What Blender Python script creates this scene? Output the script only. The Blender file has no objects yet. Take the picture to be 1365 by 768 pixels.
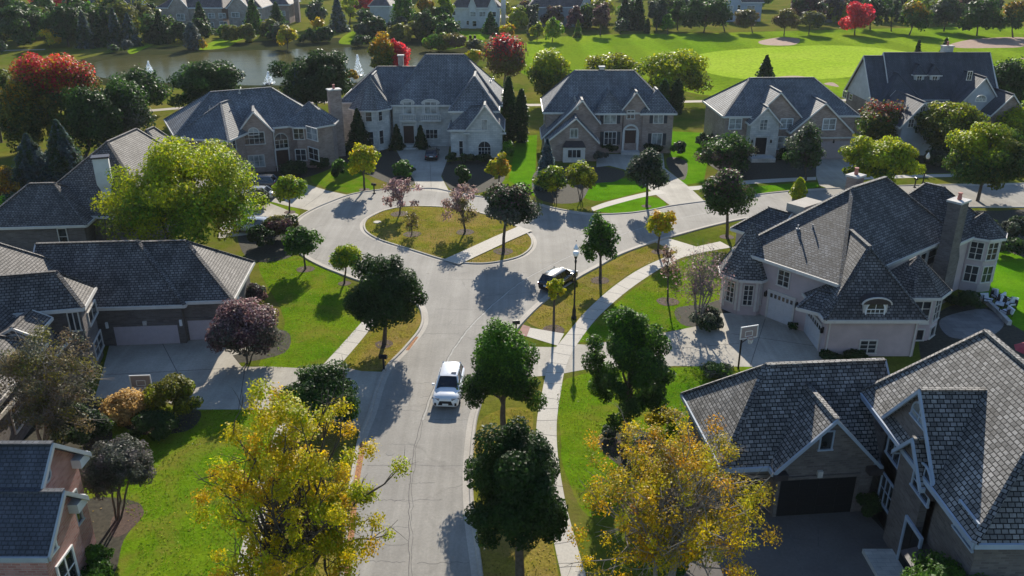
import bpy, math, random
import numpy as np
from mathutils import Vector
R = math.radians
random.seed(7)
rng = np.random.default_rng(11)
scene = bpy.context.scene
col = scene.collection

# ------------------------------------------------------------------ camera
FOC, TILT, CAMH = 1130.0, R(23.0), 31.0
CT, ST = math.cos(TILT), math.sin(TILT)
cam = bpy.data.objects.new('camera', bpy.data.cameras.new('camera'))
col.objects.link(cam)
cam.location = (0, 0, CAMH)
cam.rotation_euler = (R(90) - TILT, 0, 0)
cam.data.sensor_width = 36
cam.data.lens = 36 * FOC / 1365
cam.data.clip_end = 6000
scene.camera = cam

def ray(px, py):
    u = (px - 682.5) / FOC; v = (384 - py) / FOC
    return (u, CT + v * ST, -ST + v * CT)
def G(px, py, z=0.0):
    """the point at height z seen at a place of the photograph"""
    d = ray(px, py); t = (z - CAMH) / d[2]
    return (d[0] * t, d[1] * t)
def AY(px, py, Y):
    d = ray(px, py); t = Y / d[1]
    return d[0] * t, CAMH + d[2] * t
def depth_of(y, z):
    return y * CT - (z - CAMH) * ST

# ------------------------------------------------------------------ light
SUN_AZ, SUN_EL = R(4), R(26)
world = bpy.data.worlds.new('World'); scene.world = world
world.use_nodes = True
nt = world.node_tree
bg = nt.nodes['Background']
sky = nt.nodes.new('ShaderNodeTexSky'); sky.sky_type = 'NISHITA'; sky.sun_disc = False
sky.ozone_density = 4; sky.dust_density = .3; sky.sun_elevation = SUN_EL; sky.sun_rotation = SUN_AZ
nt.links.new(sky.outputs[0], bg.inputs[0]); bg.inputs[1].default_value = 0.108
sd = bpy.data.lights.new('sun', 'SUN'); sd.energy = 5.0
HAZE = .00008; sd.angle = R(0.5); sd.color = (1.0, 0.925, 0.80)
sun = bpy.data.objects.new('sun', sd); col.objects.link(sun)
sv = Vector((math.sin(SUN_AZ) * math.cos(SUN_EL), math.cos(SUN_AZ) * math.cos(SUN_EL), math.sin(SUN_EL)))
sun.rotation_euler = sv.to_track_quat('Z', 'Y').to_euler()
sun.location = (0, 0, 80)
vs = scene.view_settings
scene.display_settings.display_device = 'sRGB'
vs.view_transform = 'Standard'; vs.look = 'None'; vs.exposure = 0.66; vs.gamma = 1; vs.use_curve_mapping = False
scene.cycles.max_bounces = 6; scene.cycles.diffuse_bounces = 2; scene.cycles.glossy_bounces = 2
scene.cycles.transmission_bounces = 2; scene.cycles.transparent_max_bounces = 4
scene.cycles.caustics_reflective = False; scene.cycles.caustics_refractive = False
scene.cycles.sample_clamp_indirect = 4

# ------------------------------------------------------------------ materials
def newmat(name):
    m = bpy.data.materials.new(name); m.use_nodes = True
    n = m.node_tree.nodes; l = m.node_tree.links
    return m, n, l, n['Principled BSDF']
def ramp(n, stops):
    r = n.new('ShaderNodeValToRGB')
    e = r.color_ramp.elements
    while len(e) < len(stops): e.new(0.5)
    for k, (p, c) in enumerate(stops):
        e[k].position = p; e[k].color = (*c, 1)
    return r
def mix(n, l, fac, a, b, mode='MIX'):
    m = n.new('ShaderNodeMix'); m.data_type = 'RGBA'; m.blend_type = mode
    for sock, val in ((m.inputs[0], fac), (m.inputs[6], a), (m.inputs[7], b)):
        if hasattr(val, 'is_linked'): l.new(val, sock)
        elif isinstance(val, (int, float)): sock.default_value = val
        else: sock.default_value = (*val, 1)
    return m.outputs[2]
def noise(n, l, vec, scale, detail=4, rough=.55, dist=0):
    t = n.new('ShaderNodeTexNoise'); t.inputs['Scale'].default_value = scale
    t.inputs['Detail'].default_value = detail; t.inputs['Roughness'].default_value = rough
    t.inputs['Distortion'].default_value = dist
    if vec is not None: l.new(vec, t.inputs['Vector'])
    return t.outputs[0]
def coords(n, what='Object'):
    return n.new('ShaderNodeTexCoord').outputs[what]
def bump(n, l, h, b, strength=.4, dist=.05):
    k = n.new('ShaderNodeBump'); k.inputs['Strength'].default_value = strength
    k.inputs['Distance'].default_value = dist
    l.new(h, k.inputs['Height']); l.new(k.outputs[0], b.inputs['Normal'])

def plain(name, c, rough=.6, var=.25, scale=3.0, metal=0, spec=.3, coat=0):
    m, n, l, b = newmat(name)
    nz = noise(n, l, coords(n), scale, 5)
    r = ramp(n, [(.3, tuple(x * (1 - var) for x in c)), (.7, tuple(min(1, x * (1 + var)) for x in c))])
    l.new(nz, r.inputs[0]); l.new(r.outputs[0], b.inputs['Base Color'])
    b.inputs['Roughness'].default_value = rough; b.inputs['Metallic'].default_value = metal
    b.inputs['Specular IOR Level'].default_value = spec
    b.inputs['Coat Weight'].default_value = coat
    return m

def shingle(name, c1, c2, bw=.5, rh=.3, patch=.35, gap=(.012, .012, .013)):
    """rows of shingles laid in metres along each slope, every one a little different"""
    m, n, l, b = newmat(name)
    uv = coords(n, 'UV')
    br = n.new('ShaderNodeTexBrick'); l.new(uv, br.inputs['Vector'])
    br.inputs['Scale'].default_value = 1; br.inputs['Brick Width'].default_value = bw
    br.inputs['Row Height'].default_value = rh; br.inputs['Mortar Size'].default_value = .03
    br.inputs['Mortar Smooth'].default_value = .3; br.inputs['Bias'].default_value = -.1
    br.offset = .37; br.squash = 1
    br.inputs['Color1'].default_value = (*c1, 1); br.inputs['Color2'].default_value = (*c2, 1)
    br.inputs['Mortar'].default_value = (*gap, 1)
    big = noise(n, l, uv, .35, 5, .6)
    br2 = ramp(n, [(.3, (1 - patch,) * 3), (.7, (1 + patch * .6,) * 3)]); l.new(big, br2.inputs[0])
    c = mix(n, l, 1.0, br.outputs[0], br2.outputs[0], 'MULTIPLY')
    fine = noise(n, l, uv, 9, 3, .6)
    fr = ramp(n, [(.25, (.75,) * 3), (.75, (1.22,) * 3)]); l.new(fine, fr.inputs[0])
    c = mix(n, l, 1.0, c, fr.outputs[0], 'MULTIPLY')
    mp = n.new('ShaderNodeMapping'); mp.inputs['Scale'].default_value = (1.1, .12, 1); l.new(uv, mp.inputs[0])
    st_ = noise(n, l, mp.outputs[0], 1.0, 5, .65)
    sr = ramp(n, [(.3, (.72, .71, .68)), (.7, (1.2, 1.19, 1.17))]); l.new(st_, sr.inputs[0])
    c = mix(n, l, 1.0, c, sr.outputs[0], 'MULTIPLY')
    l.new(c, b.inputs['Base Color'])
    b.inputs['Roughness'].default_value = .72; b.inputs['Specular IOR Level'].default_value = .25
    sx = n.new('ShaderNodeSeparateXYZ'); l.new(uv, sx.inputs[0])
    dv = n.new('ShaderNodeMath'); dv.operation = 'DIVIDE'; dv.inputs[1].default_value = rh; l.new(sx.outputs[1], dv.inputs[0])
    fr_ = n.new('ShaderNodeMath'); fr_.operation = 'FRACT'; l.new(dv.outputs[0], fr_.inputs[0])
    sub = n.new('ShaderNodeMath'); sub.operation = 'SUBTRACT'; sub.inputs[0].default_value = 1; l.new(fr_.outputs[0], sub.inputs[1])
    hb = n.new('ShaderNodeMath'); hb.operation = 'MULTIPLY_ADD'; l.new(br.outputs['Fac'], hb.inputs[0]); hb.inputs[1].default_value = -.8
    l.new(sub.outputs[0], hb.inputs[2])
    h2 = n.new('ShaderNodeMath'); h2.operation = 'MULTIPLY_ADD'; l.new(fine, h2.inputs[0]); h2.inputs[1].default_value = .6; l.new(hb.outputs[0], h2.inputs[2])
    bump(n, l, h2.outputs[0], b, .7, .05)
    return m

def masonry(name, c1, c2, mortar, bw=.42, rh=.14, patch=.25):
    m, n, l, b = newmat(name)
    uv = coords(n, 'UV')
    br = n.new('ShaderNodeTexBrick'); l.new(uv, br.inputs['Vector'])
    br.inputs['Scale'].default_value = 1; br.inputs['Brick Width'].default_value = bw
    br.inputs['Row Height'].default_value = rh; br.inputs['Mortar Size'].default_value = .016
    br.inputs['Color1'].default_value = (*c1, 1); br.inputs['Color2'].default_value = (*c2, 1)
    br.inputs['Mortar'].default_value = (*mortar, 1); br.inputs['Bias'].default_value = 0
    big = noise(n, l, uv, .6, 5, .6)
    rr = ramp(n, [(.3, (1 - patch,) * 3), (.7, (1 + patch,) * 3)]); l.new(big, rr.inputs[0])
    l.new(mix(n, l, 1.0, br.outputs[0], rr.outputs[0], 'MULTIPLY'), b.inputs['Base Color'])
    b.inputs['Roughness'].default_value = .85
    inv = n.new('ShaderNodeMath'); inv.operation = 'SUBTRACT'; inv.inputs[0].default_value = 1; l.new(br.outputs['Fac'], inv.inputs[1])
    bump(n, l, inv.outputs[0], b, .5, .02)
    return m

def siding(name, c, pitch=.16):
    m, n, l, b = newmat(name)
    uv = coords(n, 'UV')
    sx = n.new('ShaderNodeSeparateXYZ'); l.new(uv, sx.inputs[0])
    dv = n.new('ShaderNodeMath'); dv.operation = 'DIVIDE'; dv.inputs[1].default_value = pitch; l.new(sx.outputs[1], dv.inputs[0])
    f = n.new('ShaderNodeMath'); f.operation = 'FRACT'; l.new(dv.outputs[0], f.inputs[0])
    nz = noise(n, l, uv, .8, 4)
    r = ramp(n, [(.3, tuple(x * .85 for x in c)), (.7, tuple(x * 1.1 for x in c))]); l.new(nz, r.inputs[0])
    l.new(r.outputs[0], b.inputs['Base Color']); b.inputs['Roughness'].default_value = .7
    bump(n, l, f.outputs[0], b, .4, .02)
    return m

def grass(name, stops, big=.09, fine=5.0, stripe=0, dry=None):
    m, n, l, b = newmat(name)
    o = coords(n)
    a = noise(n, l, o, big, 6, .6, .4)
    r = ramp(n, stops); l.new(a, r.inputs[0])
    f = noise(n, l, o, fine, 4, .7)
    fr = ramp(n, [(.25, (.62,) * 3), (.75, (1.35,) * 3)]); l.new(f, fr.inputs[0])
    mid = noise(n, l, o, .7, 5, .65)
    mr = ramp(n, [(.3, (.78,) * 3), (.7, (1.2,) * 3)]); l.new(mid, mr.inputs[0])
    c = mix(n, l, 1.0, r.outputs[0], fr.outputs[0], 'MULTIPLY')
    c = mix(n, l, 1.0, c, mr.outputs[0], 'MULTIPLY')
    if dry:
        d = noise(n, l, o, .28, 6, .65, .8)
        dr = ramp(n, [(.47, (0, 0, 0)), (.66, (1, 1, 1))]); l.new(d, dr.inputs[0])
        k = n.new('ShaderNodeMath'); k.operation = 'MULTIPLY'; k.inputs[1].default_value = .7; l.new(dr.outputs[0], k.inputs[0])
        c = mix(n, l, k.outputs[0], c, dry)
    if stripe:
        w = n.new('ShaderNodeTexWave'); w.inputs['Scale'].default_value = stripe; w.inputs['Distortion'].default_value = 1.2
        l.new(o, w.inputs['Vector'])
        wr = ramp(n, [(.3, (.9,) * 3), (.7, (1.1,) * 3)]); l.new(w.outputs[0], wr.inputs[0])
        c = mix(n, l, 1.0, c, wr.outputs[0], 'MULTIPLY')
    l.new(c, b.inputs['Base Color']); b.inputs['Roughness'].default_value = .95
    b.inputs['Specular IOR Level'].default_value = 0
    bump(n, l, f, b, .8, .06)
    return m

def concrete(name, c, joint=None, crack=0, stain=.2, fine=.12, streak=0):
    m, n, l, b = newmat(name)
    o = coords(n)
    a = noise(n, l, o, .25, 6, .65)
    r = ramp(n, [(.3, tuple(x * (1 - stain) for x in c)), (.7, tuple(x * (1 + stain * .6) for x in c))]); l.new(a, r.inputs[0])
    f = noise(n, l, o, 6, 5, .7)
    fr = ramp(n, [(.3, (1 - fine,) * 3), (.7, (1 + fine,) * 3)]); l.new(f, fr.inputs[0])
    c_ = mix(n, l, 1.0, r.outputs[0], fr.outputs[0], 'MULTIPLY')
    if streak:
        mp = n.new('ShaderNodeMapping'); mp.inputs['Scale'].default_value = (1.3, .045, 1); l.new(o, mp.inputs[0])
        sr = ramp(n, [(.3, (.86, .855, .85)), (.7, (1.1, 1.1, 1.1))]); l.new(noise(n, l, mp.outputs[0], 1.0, 5, .6, .5), sr.inputs[0])
        c_ = mix(n, l, streak, c_, mix(n, l, 1.0, c_, sr.outputs[0], 'MULTIPLY'))
        oil = noise(n, l, o, 1.3, 2, .5); orr = ramp(n, [(.70, (0, 0, 0)), (.78, (.45, .45, .45))]); l.new(oil, orr.inputs[0])
        c_ = mix(n, l, orr.outputs[0], c_, tuple(x*.55 for x in c))
    if crack:
        v = n.new('ShaderNodeTexVoronoi'); v.feature = 'DISTANCE_TO_EDGE'; v.inputs['Scale'].default_value = crack
        wob = n.new('ShaderNodeTexNoise'); wob.inputs['Scale'].default_value = .9; wob.inputs['Detail'].default_value = 5
        l.new(o, wob.inputs['Vector'])
        ad = n.new('ShaderNodeVectorMath'); ad.operation = 'MULTIPLY_ADD'; ad.inputs[1].default_value = (1.4, 1.4, 0)
        l.new(wob.outputs['Color'], ad.inputs[0]); l.new(o, ad.inputs[2])
        l.new(ad.outputs[0], v.inputs['Vector'])
        cr = ramp(n, [(0, (1, 1, 1)), (.012, (0, 0, 0))]); l.new(v.outputs[0], cr.inputs[0])
        msk = noise(n, l, o, .22, 3)
        mr = ramp(n, [(.45, (0, 0, 0)), (.62, (.4, .4, .4))]); l.new(msk, mr.inputs[0])
        k = n.new('ShaderNodeMath'); k.operation = 'MULTIPLY'; l.new(cr.outputs[0], k.inputs[0]); l.new(mr.outputs[0], k.inputs[1])
        c_ = mix(n, l, k.outputs[0], c_, tuple(x * .35 for x in c))
    l.new(c_, b.inputs['Base Color']); b.inputs['Roughness'].default_value = .85
    b.inputs['Specular IOR Level'].default_value = .25
    bump(n, l, f, b, .25, .02)
    return m

M = {}
M['road'] = concrete('road concrete', (.295, .275, .24), crack=.11, stain=.2, streak=1.0)
M['walk'] = concrete('pavement concrete', (.50, .46, .39), stain=.12)
M['drive'] = concrete('driveway concrete', (.41, .375, .31), stain=.24, streak=.8)
M['kerb'] = concrete('kerb concrete', (.44, .40, .34), stain=.2)
M['joint'] = plain('dark joint', (.13, .12, .11), .9)
M['sealed'] = plain('pale joint', (.40, .38, .34), .9)
M['paver'] = masonry('red pavers', (.30, .12, .09), (.24, .10, .08), (.2, .14, .11), .3, .15)
M['leaf_litter'] = plain('fallen leaves', (.33, .15, .06), .9, .6, 9)
M['ground'] = grass('rough grass', [(.3, (.07, .11, .012)), (.5, (.12, .14, .018)), (.7, (.18, .16, .03))], dry=(.17, .135, .045))
M['lawn'] = grass('green lawn', [(.3, (.07, .165, .006)), (.5, (.115, .20, .008)), (.72, (.18, .215, .014))], .12, dry=(.19, .165, .03))
M['lush'] = grass('lush lawn', [(.3, (.075, .205, .006)), (.7, (.125, .26, .01))], .15)
M['verge'] = grass('dry verge', [(.3, (.13, .16, .014)), (.5, (.21, .18, .028)), (.7, (.29, .205, .06))], .2, dry=(.27, .185, .07))
M['fairway'] = grass('fairway grass', [(.3, (.13, .235, .010)), (.7, (.21, .28, .02))], .03, 1.5, .02)
M['green'] = grass('putting green', [(.3, (.27, .40, .025)), (.7, (.36, .46, .05))], .04, 1.5, 0)
M['sand'] = plain('bunker sand', (.30, .19, .13), .95, .2, .8)
M['mulch'] = plain('bark mulch', (.085, .055, .042), .95, .45, 7)
M['bed'] = plain('planting soil and painted shade', (.045, .04, .026), .95, .5, 4)  # planting beds, and the shade painted on lawn and flagstone surround
M['drive_dark'] = concrete('dark aggregate driveway', (.145, .13, .118), stain=.25)
M['path'] = concrete('cart path', (.36, .31, .25))
M['bank'] = grass('rough bank', [(.3, (.03, .04, .015)), (.7, (.06, .058, .025))], .1)

M['roof_gray'] = shingle('grey shake roof', (.115, .112, .118), (.235, .225, .22), .48, .32)
M['roof_slate'] = shingle('slate shake roof', (.13, .125, .12), (.33, .315, .30), .33, .23, .4)
M['roof_worn'] = shingle('dark worn shake roof', (.09, .086, .084), (.225, .216, .21), .32, .23, .45)
M['roof_brown'] = shingle('weathered brown shake roof', (.13, .115, .105), (.245, .222, .203), .32, .22, .45)
M['roof_blue'] = shingle('blue grey shingle roof', (.185, .19, .20), (.275, .28, .285), .42, .26, .3)
M['roof_dark'] = shingle('dark shingle roof', (.085, .09, .105), (.115, .12, .14), .3, .2, .3, (.05, .052, .06))
M['roof_far'] = shingle('brown shingle roof', (.11, .09, .085), (.17, .145, .135), .7, .4, .25)
M['brick_brown'] = masonry('brown brick', (.26, .17, .135), (.37, .265, .215), (.32, .28, .24))
M['brick_tan'] = masonry('tan brick', (.30, .235, .19), (.40, .33, .28), (.38, .34, .30))
M['brick_dark'] = masonry('dark brick', (.105, .085, .078), (.165, .14, .125), (.14, .13, .12))
M['brick_pink'] = masonry('pink brick', (.36, .15, .12), (.48, .24, .20), (.42, .30, .27))
M['stone'] = masonry('pale ashlar stone', (.46, .44, .40), (.58, .55, .50), (.38, .37, .35), .7, .3)
M['stucco'] = plain('beige stucco', (.50, .405, .39), .85, .1, 1.2)
M['siding_gray'] = siding('grey siding', (.40, .42, .43))
M['siding_white'] = siding('white siding', (.62, .62, .60))
M['siding_blue'] = siding('blue siding', (.34, .40, .48))
M['trim'] = plain('cream trim', (.62, .58, .52), .55, .08)
M['white'] = plain('white paint', (.78, .78, .76), .45, .05)
M['gdoor'] = plain('taupe garage door', (.34, .29, .285), .55, .06)
M['gdoor_lilac'] = plain('lilac grey garage door', (.50, .44, .46), .55, .06)
M['gdoor_black'] = plain('black garage door', (.012, .012, .013), .4, .1)
M['gdoor_white'] = plain('pale garage door', (.60, .585, .58), .5, .05)
M['wood'] = plain('dark wood', (.06, .03, .022), .45, .3, 6)
M['black'] = plain('black metal', (.012, .012, .013), .4, .1)
M['dark'] = plain('dark void', (.01, .01, .011), .8, .2)
M['shutter'] = plain('dark shutter', (.03, .035, .04), .6, .15)
M['copper'] = plain('dark metal roof', (.05, .04, .04), .45, .2)
M['clay'] = plain('clay pot', (.42, .16, .12), .7, .15)
M['metal'] = plain('grey metal', (.45, .45, .46), .35, .08, 3, .6)
def glassy(name, c, rough=.06, spec=.6):
    m, n, l, b = newmat(name)
    nz = noise(n, l, coords(n), .9, 2)
    r = ramp(n, [(.35, tuple(x * .5 for x in c)), (.65, tuple(x * 1.5 for x in c))]); l.new(nz, r.inputs[0])
    l.new(r.outputs[0], b.inputs['Base Color'])
    b.inputs['Roughness'].default_value = rough; b.inputs['Specular IOR Level'].default_value = spec
    return m
M['glass'] = glassy('window glass', (.028, .032, .036))
M['glass_pale'] = glassy('curtained window glass', (.26, .27, .26), .15)
M['car_glass'] = glassy('car glass', (.012, .015, .02), .04, .7)
def paint(name, c, rough=.25):
    m, n, l, b = newmat(name)
    nz = noise(n, l, coords(n), 2, 3)
    r = ramp(n, [(.3, tuple(x * .96 for x in c)), (.7, tuple(min(1, x * 1.04) for x in c))]); l.new(nz, r.inputs[0])
    l.new(r.outputs[0], b.inputs['Base Color'])
    b.inputs['Roughness'].default_value = rough; b.inputs['Coat Weight'].default_value = .8; b.inputs['Coat Roughness'].default_value = .05
    return m
M['car_white'] = paint('white car paint', (.78, .79, .80))
M['car_black'] = paint('black car paint', (.012, .012, .014))
M['car_gray'] = paint('dark grey car paint', (.05, .055, .065))
M['car_silver'] = paint('silver car paint', (.45, .47, .48))
M['rubber'] = plain('tyre rubber', (.015, .015, .015), .8, .2)
M['rim'] = plain('alloy rim', (.4, .4, .42), .3, .1, 3, .9)
M['lamp_red'] = plain('red lens', (.4, .01, .01), .2, .1)
M['lamp_clear'] = plain('clear lens', (.16, .17, .19), .12, .1, 3, 0, .7)
M['globe'] = plain('frosted white globe', (.85, .85, .84), .3, .03)
M['red_cloth'] = plain('red canvas', (.45, .06, .07), .8, .15)
M['cushion'] = plain('white cushion', (.72, .74, .78), .8, .08)
M['wicker'] = plain('dark wicker', (.03, .026, .024), .7, .3)
M['bark'] = plain('tree bark', (.085, .07, .055), .9, .35, 5)
M['bark_pale'] = plain('pale bark', (.23, .20, .17), .9, .3, 5)
M['flag'] = masonry('flagstone', (.16, .15, .145), (.21, .20, .19), (.11, .105, .10), 1.0, .7)
def water():
    m, n, l, b = newmat('pond water')
    o = coords(n)
    r = ramp(n, [(.3, (.05, .052, .018)), (.7, (.085, .08, .03))]); l.new(noise(n, l, o, .03, 4), r.inputs[0])
    l.new(r.outputs[0], b.inputs['Base Color']); b.inputs['Roughness'].default_value = .16
    b.inputs['IOR'].default_value = 1.33; b.inputs['Specular IOR Level'].default_value = .012
    w = noise(n, l, o, 1.1, 4); bump(n, l, w, b, .12, .1)
    return m
M['water'] = water()
def spray():
    m, n, l, b = newmat('water spray')
    r = ramp(n, [(.3, (.7, .8, .9)), (.7, (.9, .95, 1))]); l.new(noise(n, l, coords(n), 3), r.inputs[0])
    l.new(r.outputs[0], b.inputs['Base Color']); b.inputs['Roughness'].default_value = .3
    b.inputs['Transmission Weight'].default_value = .0
    tr = n.new('ShaderNodeBsdfTranslucent'); l.new(r.outputs[0], tr.inputs[0])
    ms = n.new('ShaderNodeMixShader'); ms.inputs[0].default_value = .5
    l.new(b.outputs[0], ms.inputs[1]); l.new(tr.outputs[0], ms.inputs[2])
    l.new(ms.outputs[0], n['Material Output'].inputs[0])
    return m
M['spray'] = spray()
def leafmat():
    m, n, l, b = newmat('leaves')
    a = n.new('ShaderNodeAttribute'); a.attribute_name = 'tint'
    nz = noise(n, l, coords(n), 2.5, 3)
    r = ramp(n, [(.3, (.75,) * 3), (.7, (1.25,) * 3)]); l.new(nz, r.inputs[0])
    c = mix(n, l, 1.0, a.outputs['Color'], r.outputs[0], 'MULTIPLY')
    l.new(c, b.inputs['Base Color']); b.inputs['Roughness'].default_value = .5
    b.inputs['Specular IOR Level'].default_value = .22
    tr = n.new('ShaderNodeBsdfTranslucent'); l.new(c, tr.inputs[0])
    ms = n.new('ShaderNodeMixShader'); ms.inputs[0].default_value = .5
    l.new(b.outputs[0], ms.inputs[1]); l.new(tr.outputs[0], ms.inputs[2])
    l.new(ms.outputs[0], n['Material Output'].inputs[0])
    return m
M['leaf'] = leafmat()

# ------------------------------------------------------------------ mesh helpers
def sub(a, b): return (a[0] - b[0], a[1] - b[1], a[2] - b[2])
def cross(a, b): return (a[1]*b[2]-a[2]*b[1], a[2]*b[0]-a[0]*b[2], a[0]*b[1]-a[1]*b[0])
def norm(a):
    k = math.sqrt(a[0]**2 + a[1]**2 + a[2]**2) or 1
    return (a[0]/k, a[1]/k, a[2]/k)
def dot(a, b): return a[0]*b[0] + a[1]*b[1] + a[2]*b[2]

class MB:
    def __init__(s): s.v = []; s.f = []
    def add(s, vs, fs):
        k = len(s.v); s.v += [tuple(p) for p in vs]; s.f += [tuple(i + k for i in f) for f in fs]
    def poly(s, pts): s.add(pts, [tuple(range(len(pts)))])
    def box(s, c, size, ang=0, z0=None):
        """box centred at c (or standing on z0) turned by ang about z"""
        hx, hy, hz = size[0] / 2, size[1] / 2, size[2] / 2
        ca, sa = math.cos(ang), math.sin(ang)
        cz = c[2] if z0 is None else z0 + hz
        vs = []
        for z in (-hz, hz):
            for x, y in ((-hx, -hy), (hx, -hy), (hx, hy), (-hx, hy)):
                vs.append((c[0] + x * ca - y * sa, c[1] + x * sa + y * ca, cz + z))
        s.add(vs, [(3, 2, 1, 0), (4, 5, 6, 7), (0, 1, 5, 4), (1, 2, 6, 5), (2, 3, 7, 6), (3, 0, 4, 7)])
    def prism(s, poly, z0, z1):
        k = len(poly)
        a = sum(poly[i][0] * poly[(i+1) % k][1] - poly[(i+1) % k][0] * poly[i][1] for i in range(k))
        if a < 0: poly = poly[::-1]
        vs = [(p[0], p[1], z0) for p in poly] + [(p[0], p[1], z1) for p in poly]
        fs = [tuple(range(k - 1, -1, -1)), tuple(range(k, 2 * k))]
        fs += [(i, (i + 1) % k, k + (i + 1) % k, k + i) for i in range(k)]
        s.add(vs, fs)
    def bar(s, p, q, w, h, up=(0, 0, 1)):
        d = norm(sub(q, p)); r = norm(cross(d, up)); u = cross(r, d)
        vs = []
        for e in (p, q):
            for a, b in ((-w/2, -h/2), (w/2, -h/2), (w/2, h/2), (-w/2, h/2)):
                vs.append((e[0] + r[0]*a + u[0]*b, e[1] + r[1]*a + u[1]*b, e[2] + r[2]*a + u[2]*b))
        s.add(vs, [(0, 1, 2, 3), (7, 6, 5, 4), (0, 4, 5, 1), (1, 5, 6, 2), (2, 6, 7, 3), (3, 7, 4, 0)])
    def tube(s, pts, rad, n=6, cap=True):
        rings = []
        for i, p in enumerate(pts):
            a = pts[max(0, i - 1)]; b = pts[min(len(pts) - 1, i + 1)]
            d = norm(sub(b, a))
            ref = (1, 0, 0) if abs(d[2]) > .8 else (0, 0, 1)
            x = norm(cross(d, ref)); y = cross(d, x)
            r = rad[i]
            rings.append([(p[0] + r*(x[0]*math.cos(t) + y[0]*math.sin(t)), p[1] + r*(x[1]*math.cos(t) + y[1]*math.sin(t)),
                           p[2] + r*(x[2]*math.cos(t) + y[2]*math.sin(t))) for t in [2*math.pi*k/n for k in range(n)]])
        k0 = len(s.v)
        for rr in rings: s.v += rr
        for i in range(len(pts) - 1):
            for k in range(n):
                a = k0 + i*n + k; b = k0 + i*n + (k+1) % n
                s.f.append((a, b, b + n, a + n))
        if cap:
            s.f.append(tuple(k0 + k for k in range(n - 1, -1, -1)))
            s.f.append(tuple(k0 + (len(pts)-1)*n + k for k in range(n)))
    def lathe(s, c, prof, n=16):
        k0 = len(s.v)
        for r, z in prof:
            for k in range(n):
                t = 2*math.pi*k/n
                s.v.append((c[0] + r*math.cos(t), c[1] + r*math.sin(t), c[2] + z))
        for i in range(len(prof) - 1):
            for k in range(n):
                a = k0 + i*n + k; b = k0 + i*n + (k+1) % n
                s.f.append((a, b, b + n, a + n))
        s.f.append(tuple(k0 + k for k in range(n - 1, -1, -1)))
        s.f.append(tuple(k0 + (len(prof)-1)*n + k for k in range(n)))
    def build(s, name, mat, parent=None, base=(0, 0, 0), smooth=False, uv=True):
        me = bpy.data.meshes.new(name)
        vs = [(p[0]-base[0], p[1]-base[1], p[2]-base[2]) for p in s.v]
        me.from_pydata(vs, [], s.f)
        me.materials.append(M[mat] if isinstance(mat, str) else mat)
        if uv:
            lay = me.uv_layers.new(name='UVMap')
            buf = []
            for f in s.f:
                p = [s.v[i] for i in f]
                nx = ny = nz = 0
                for i in range(len(p)):
                    a = p[i]; b = p[(i+1) % len(p)]
                    nx += (a[1]-b[1])*(a[2]+b[2]); ny += (a[2]-b[2])*(a[0]+b[0]); nz += (a[0]-b[0])*(a[1]+b[1])
                nn = norm((nx, ny, nz))
                if abs(nn[2]) > .97: ua, va = (1, 0, 0), (0, 1, 0)
                else:
                    ua = norm((-nn[1], nn[0], 0)); va = cross(nn, ua)
                for q in p: buf += [dot(q, ua), dot(q, va)]
            lay.data.foreach_set('uv', buf)
        if smooth: me.polygons.foreach_set('use_smooth', [True]*len(me.polygons))
        o = bpy.data.objects.new(name, me); col.objects.link(o)
        if parent: o.parent = parent
        return o

def tag(o, label=None, cat=None, group=None, kind=None):
    if label: o['label'] = label
    if cat: o['category'] = cat
    if group: o['group'] = group
    if kind: o['kind'] = kind
    return o
def thing(name, label, cat, base, group=None, rz=0):
    o = bpy.data.objects.new(name, None); col.objects.link(o)
    o.empty_display_size = .3
    o.location = (base[0], base[1], base[2] if len(base) > 2 else 0); o.rotation_euler = (0, 0, rz)
    return tag(o, label, cat, group)
def copy_tree(o, parent=None):
    c = o.copy(); col.objects.link(c)
    if parent: c.parent = parent
    for ch in list(o.children): copy_tree(ch, c)
    return c

def spline(pts, closed=False, sub_=6):
    out = []; n = len(pts)
    rngi = range(n if closed else n - 1)
    for i in rngi:
        g = (lambda k: pts[k % n]) if closed else (lambda k: pts[max(0, min(n - 1, k))])
        p0, p1, p2, p3 = g(i-1), g(i), g(i+1), g(i+2)
        for k in range(sub_):
            t = k / sub_; t2 = t*t; t3 = t2*t
            out.append(tuple(.5*((2*p1[j]) + (-p0[j]+p2[j])*t + (2*p0[j]-5*p1[j]+4*p2[j]-p3[j])*t2 + (-p0[j]+3*p1[j]-3*p2[j]+p3[j])*t3) for j in (0, 1)))
    if not closed: out.append(tuple(pts[-1][:2]))
    return out
def gp(pxs): return [G(*p) for p in pxs]
def sheet(name, pts, z, mat, kind='structure'):
    m = MB(); a = sum(pts[i][0]*pts[(i+1) % len(pts)][1] - pts[(i+1) % len(pts)][0]*pts[i][1] for i in range(len(pts)))
    if a < 0: pts = pts[::-1]
    m.poly([(p[0], p[1], z) for p in pts])
    return tag(m.build(name, mat), kind=kind)
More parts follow.
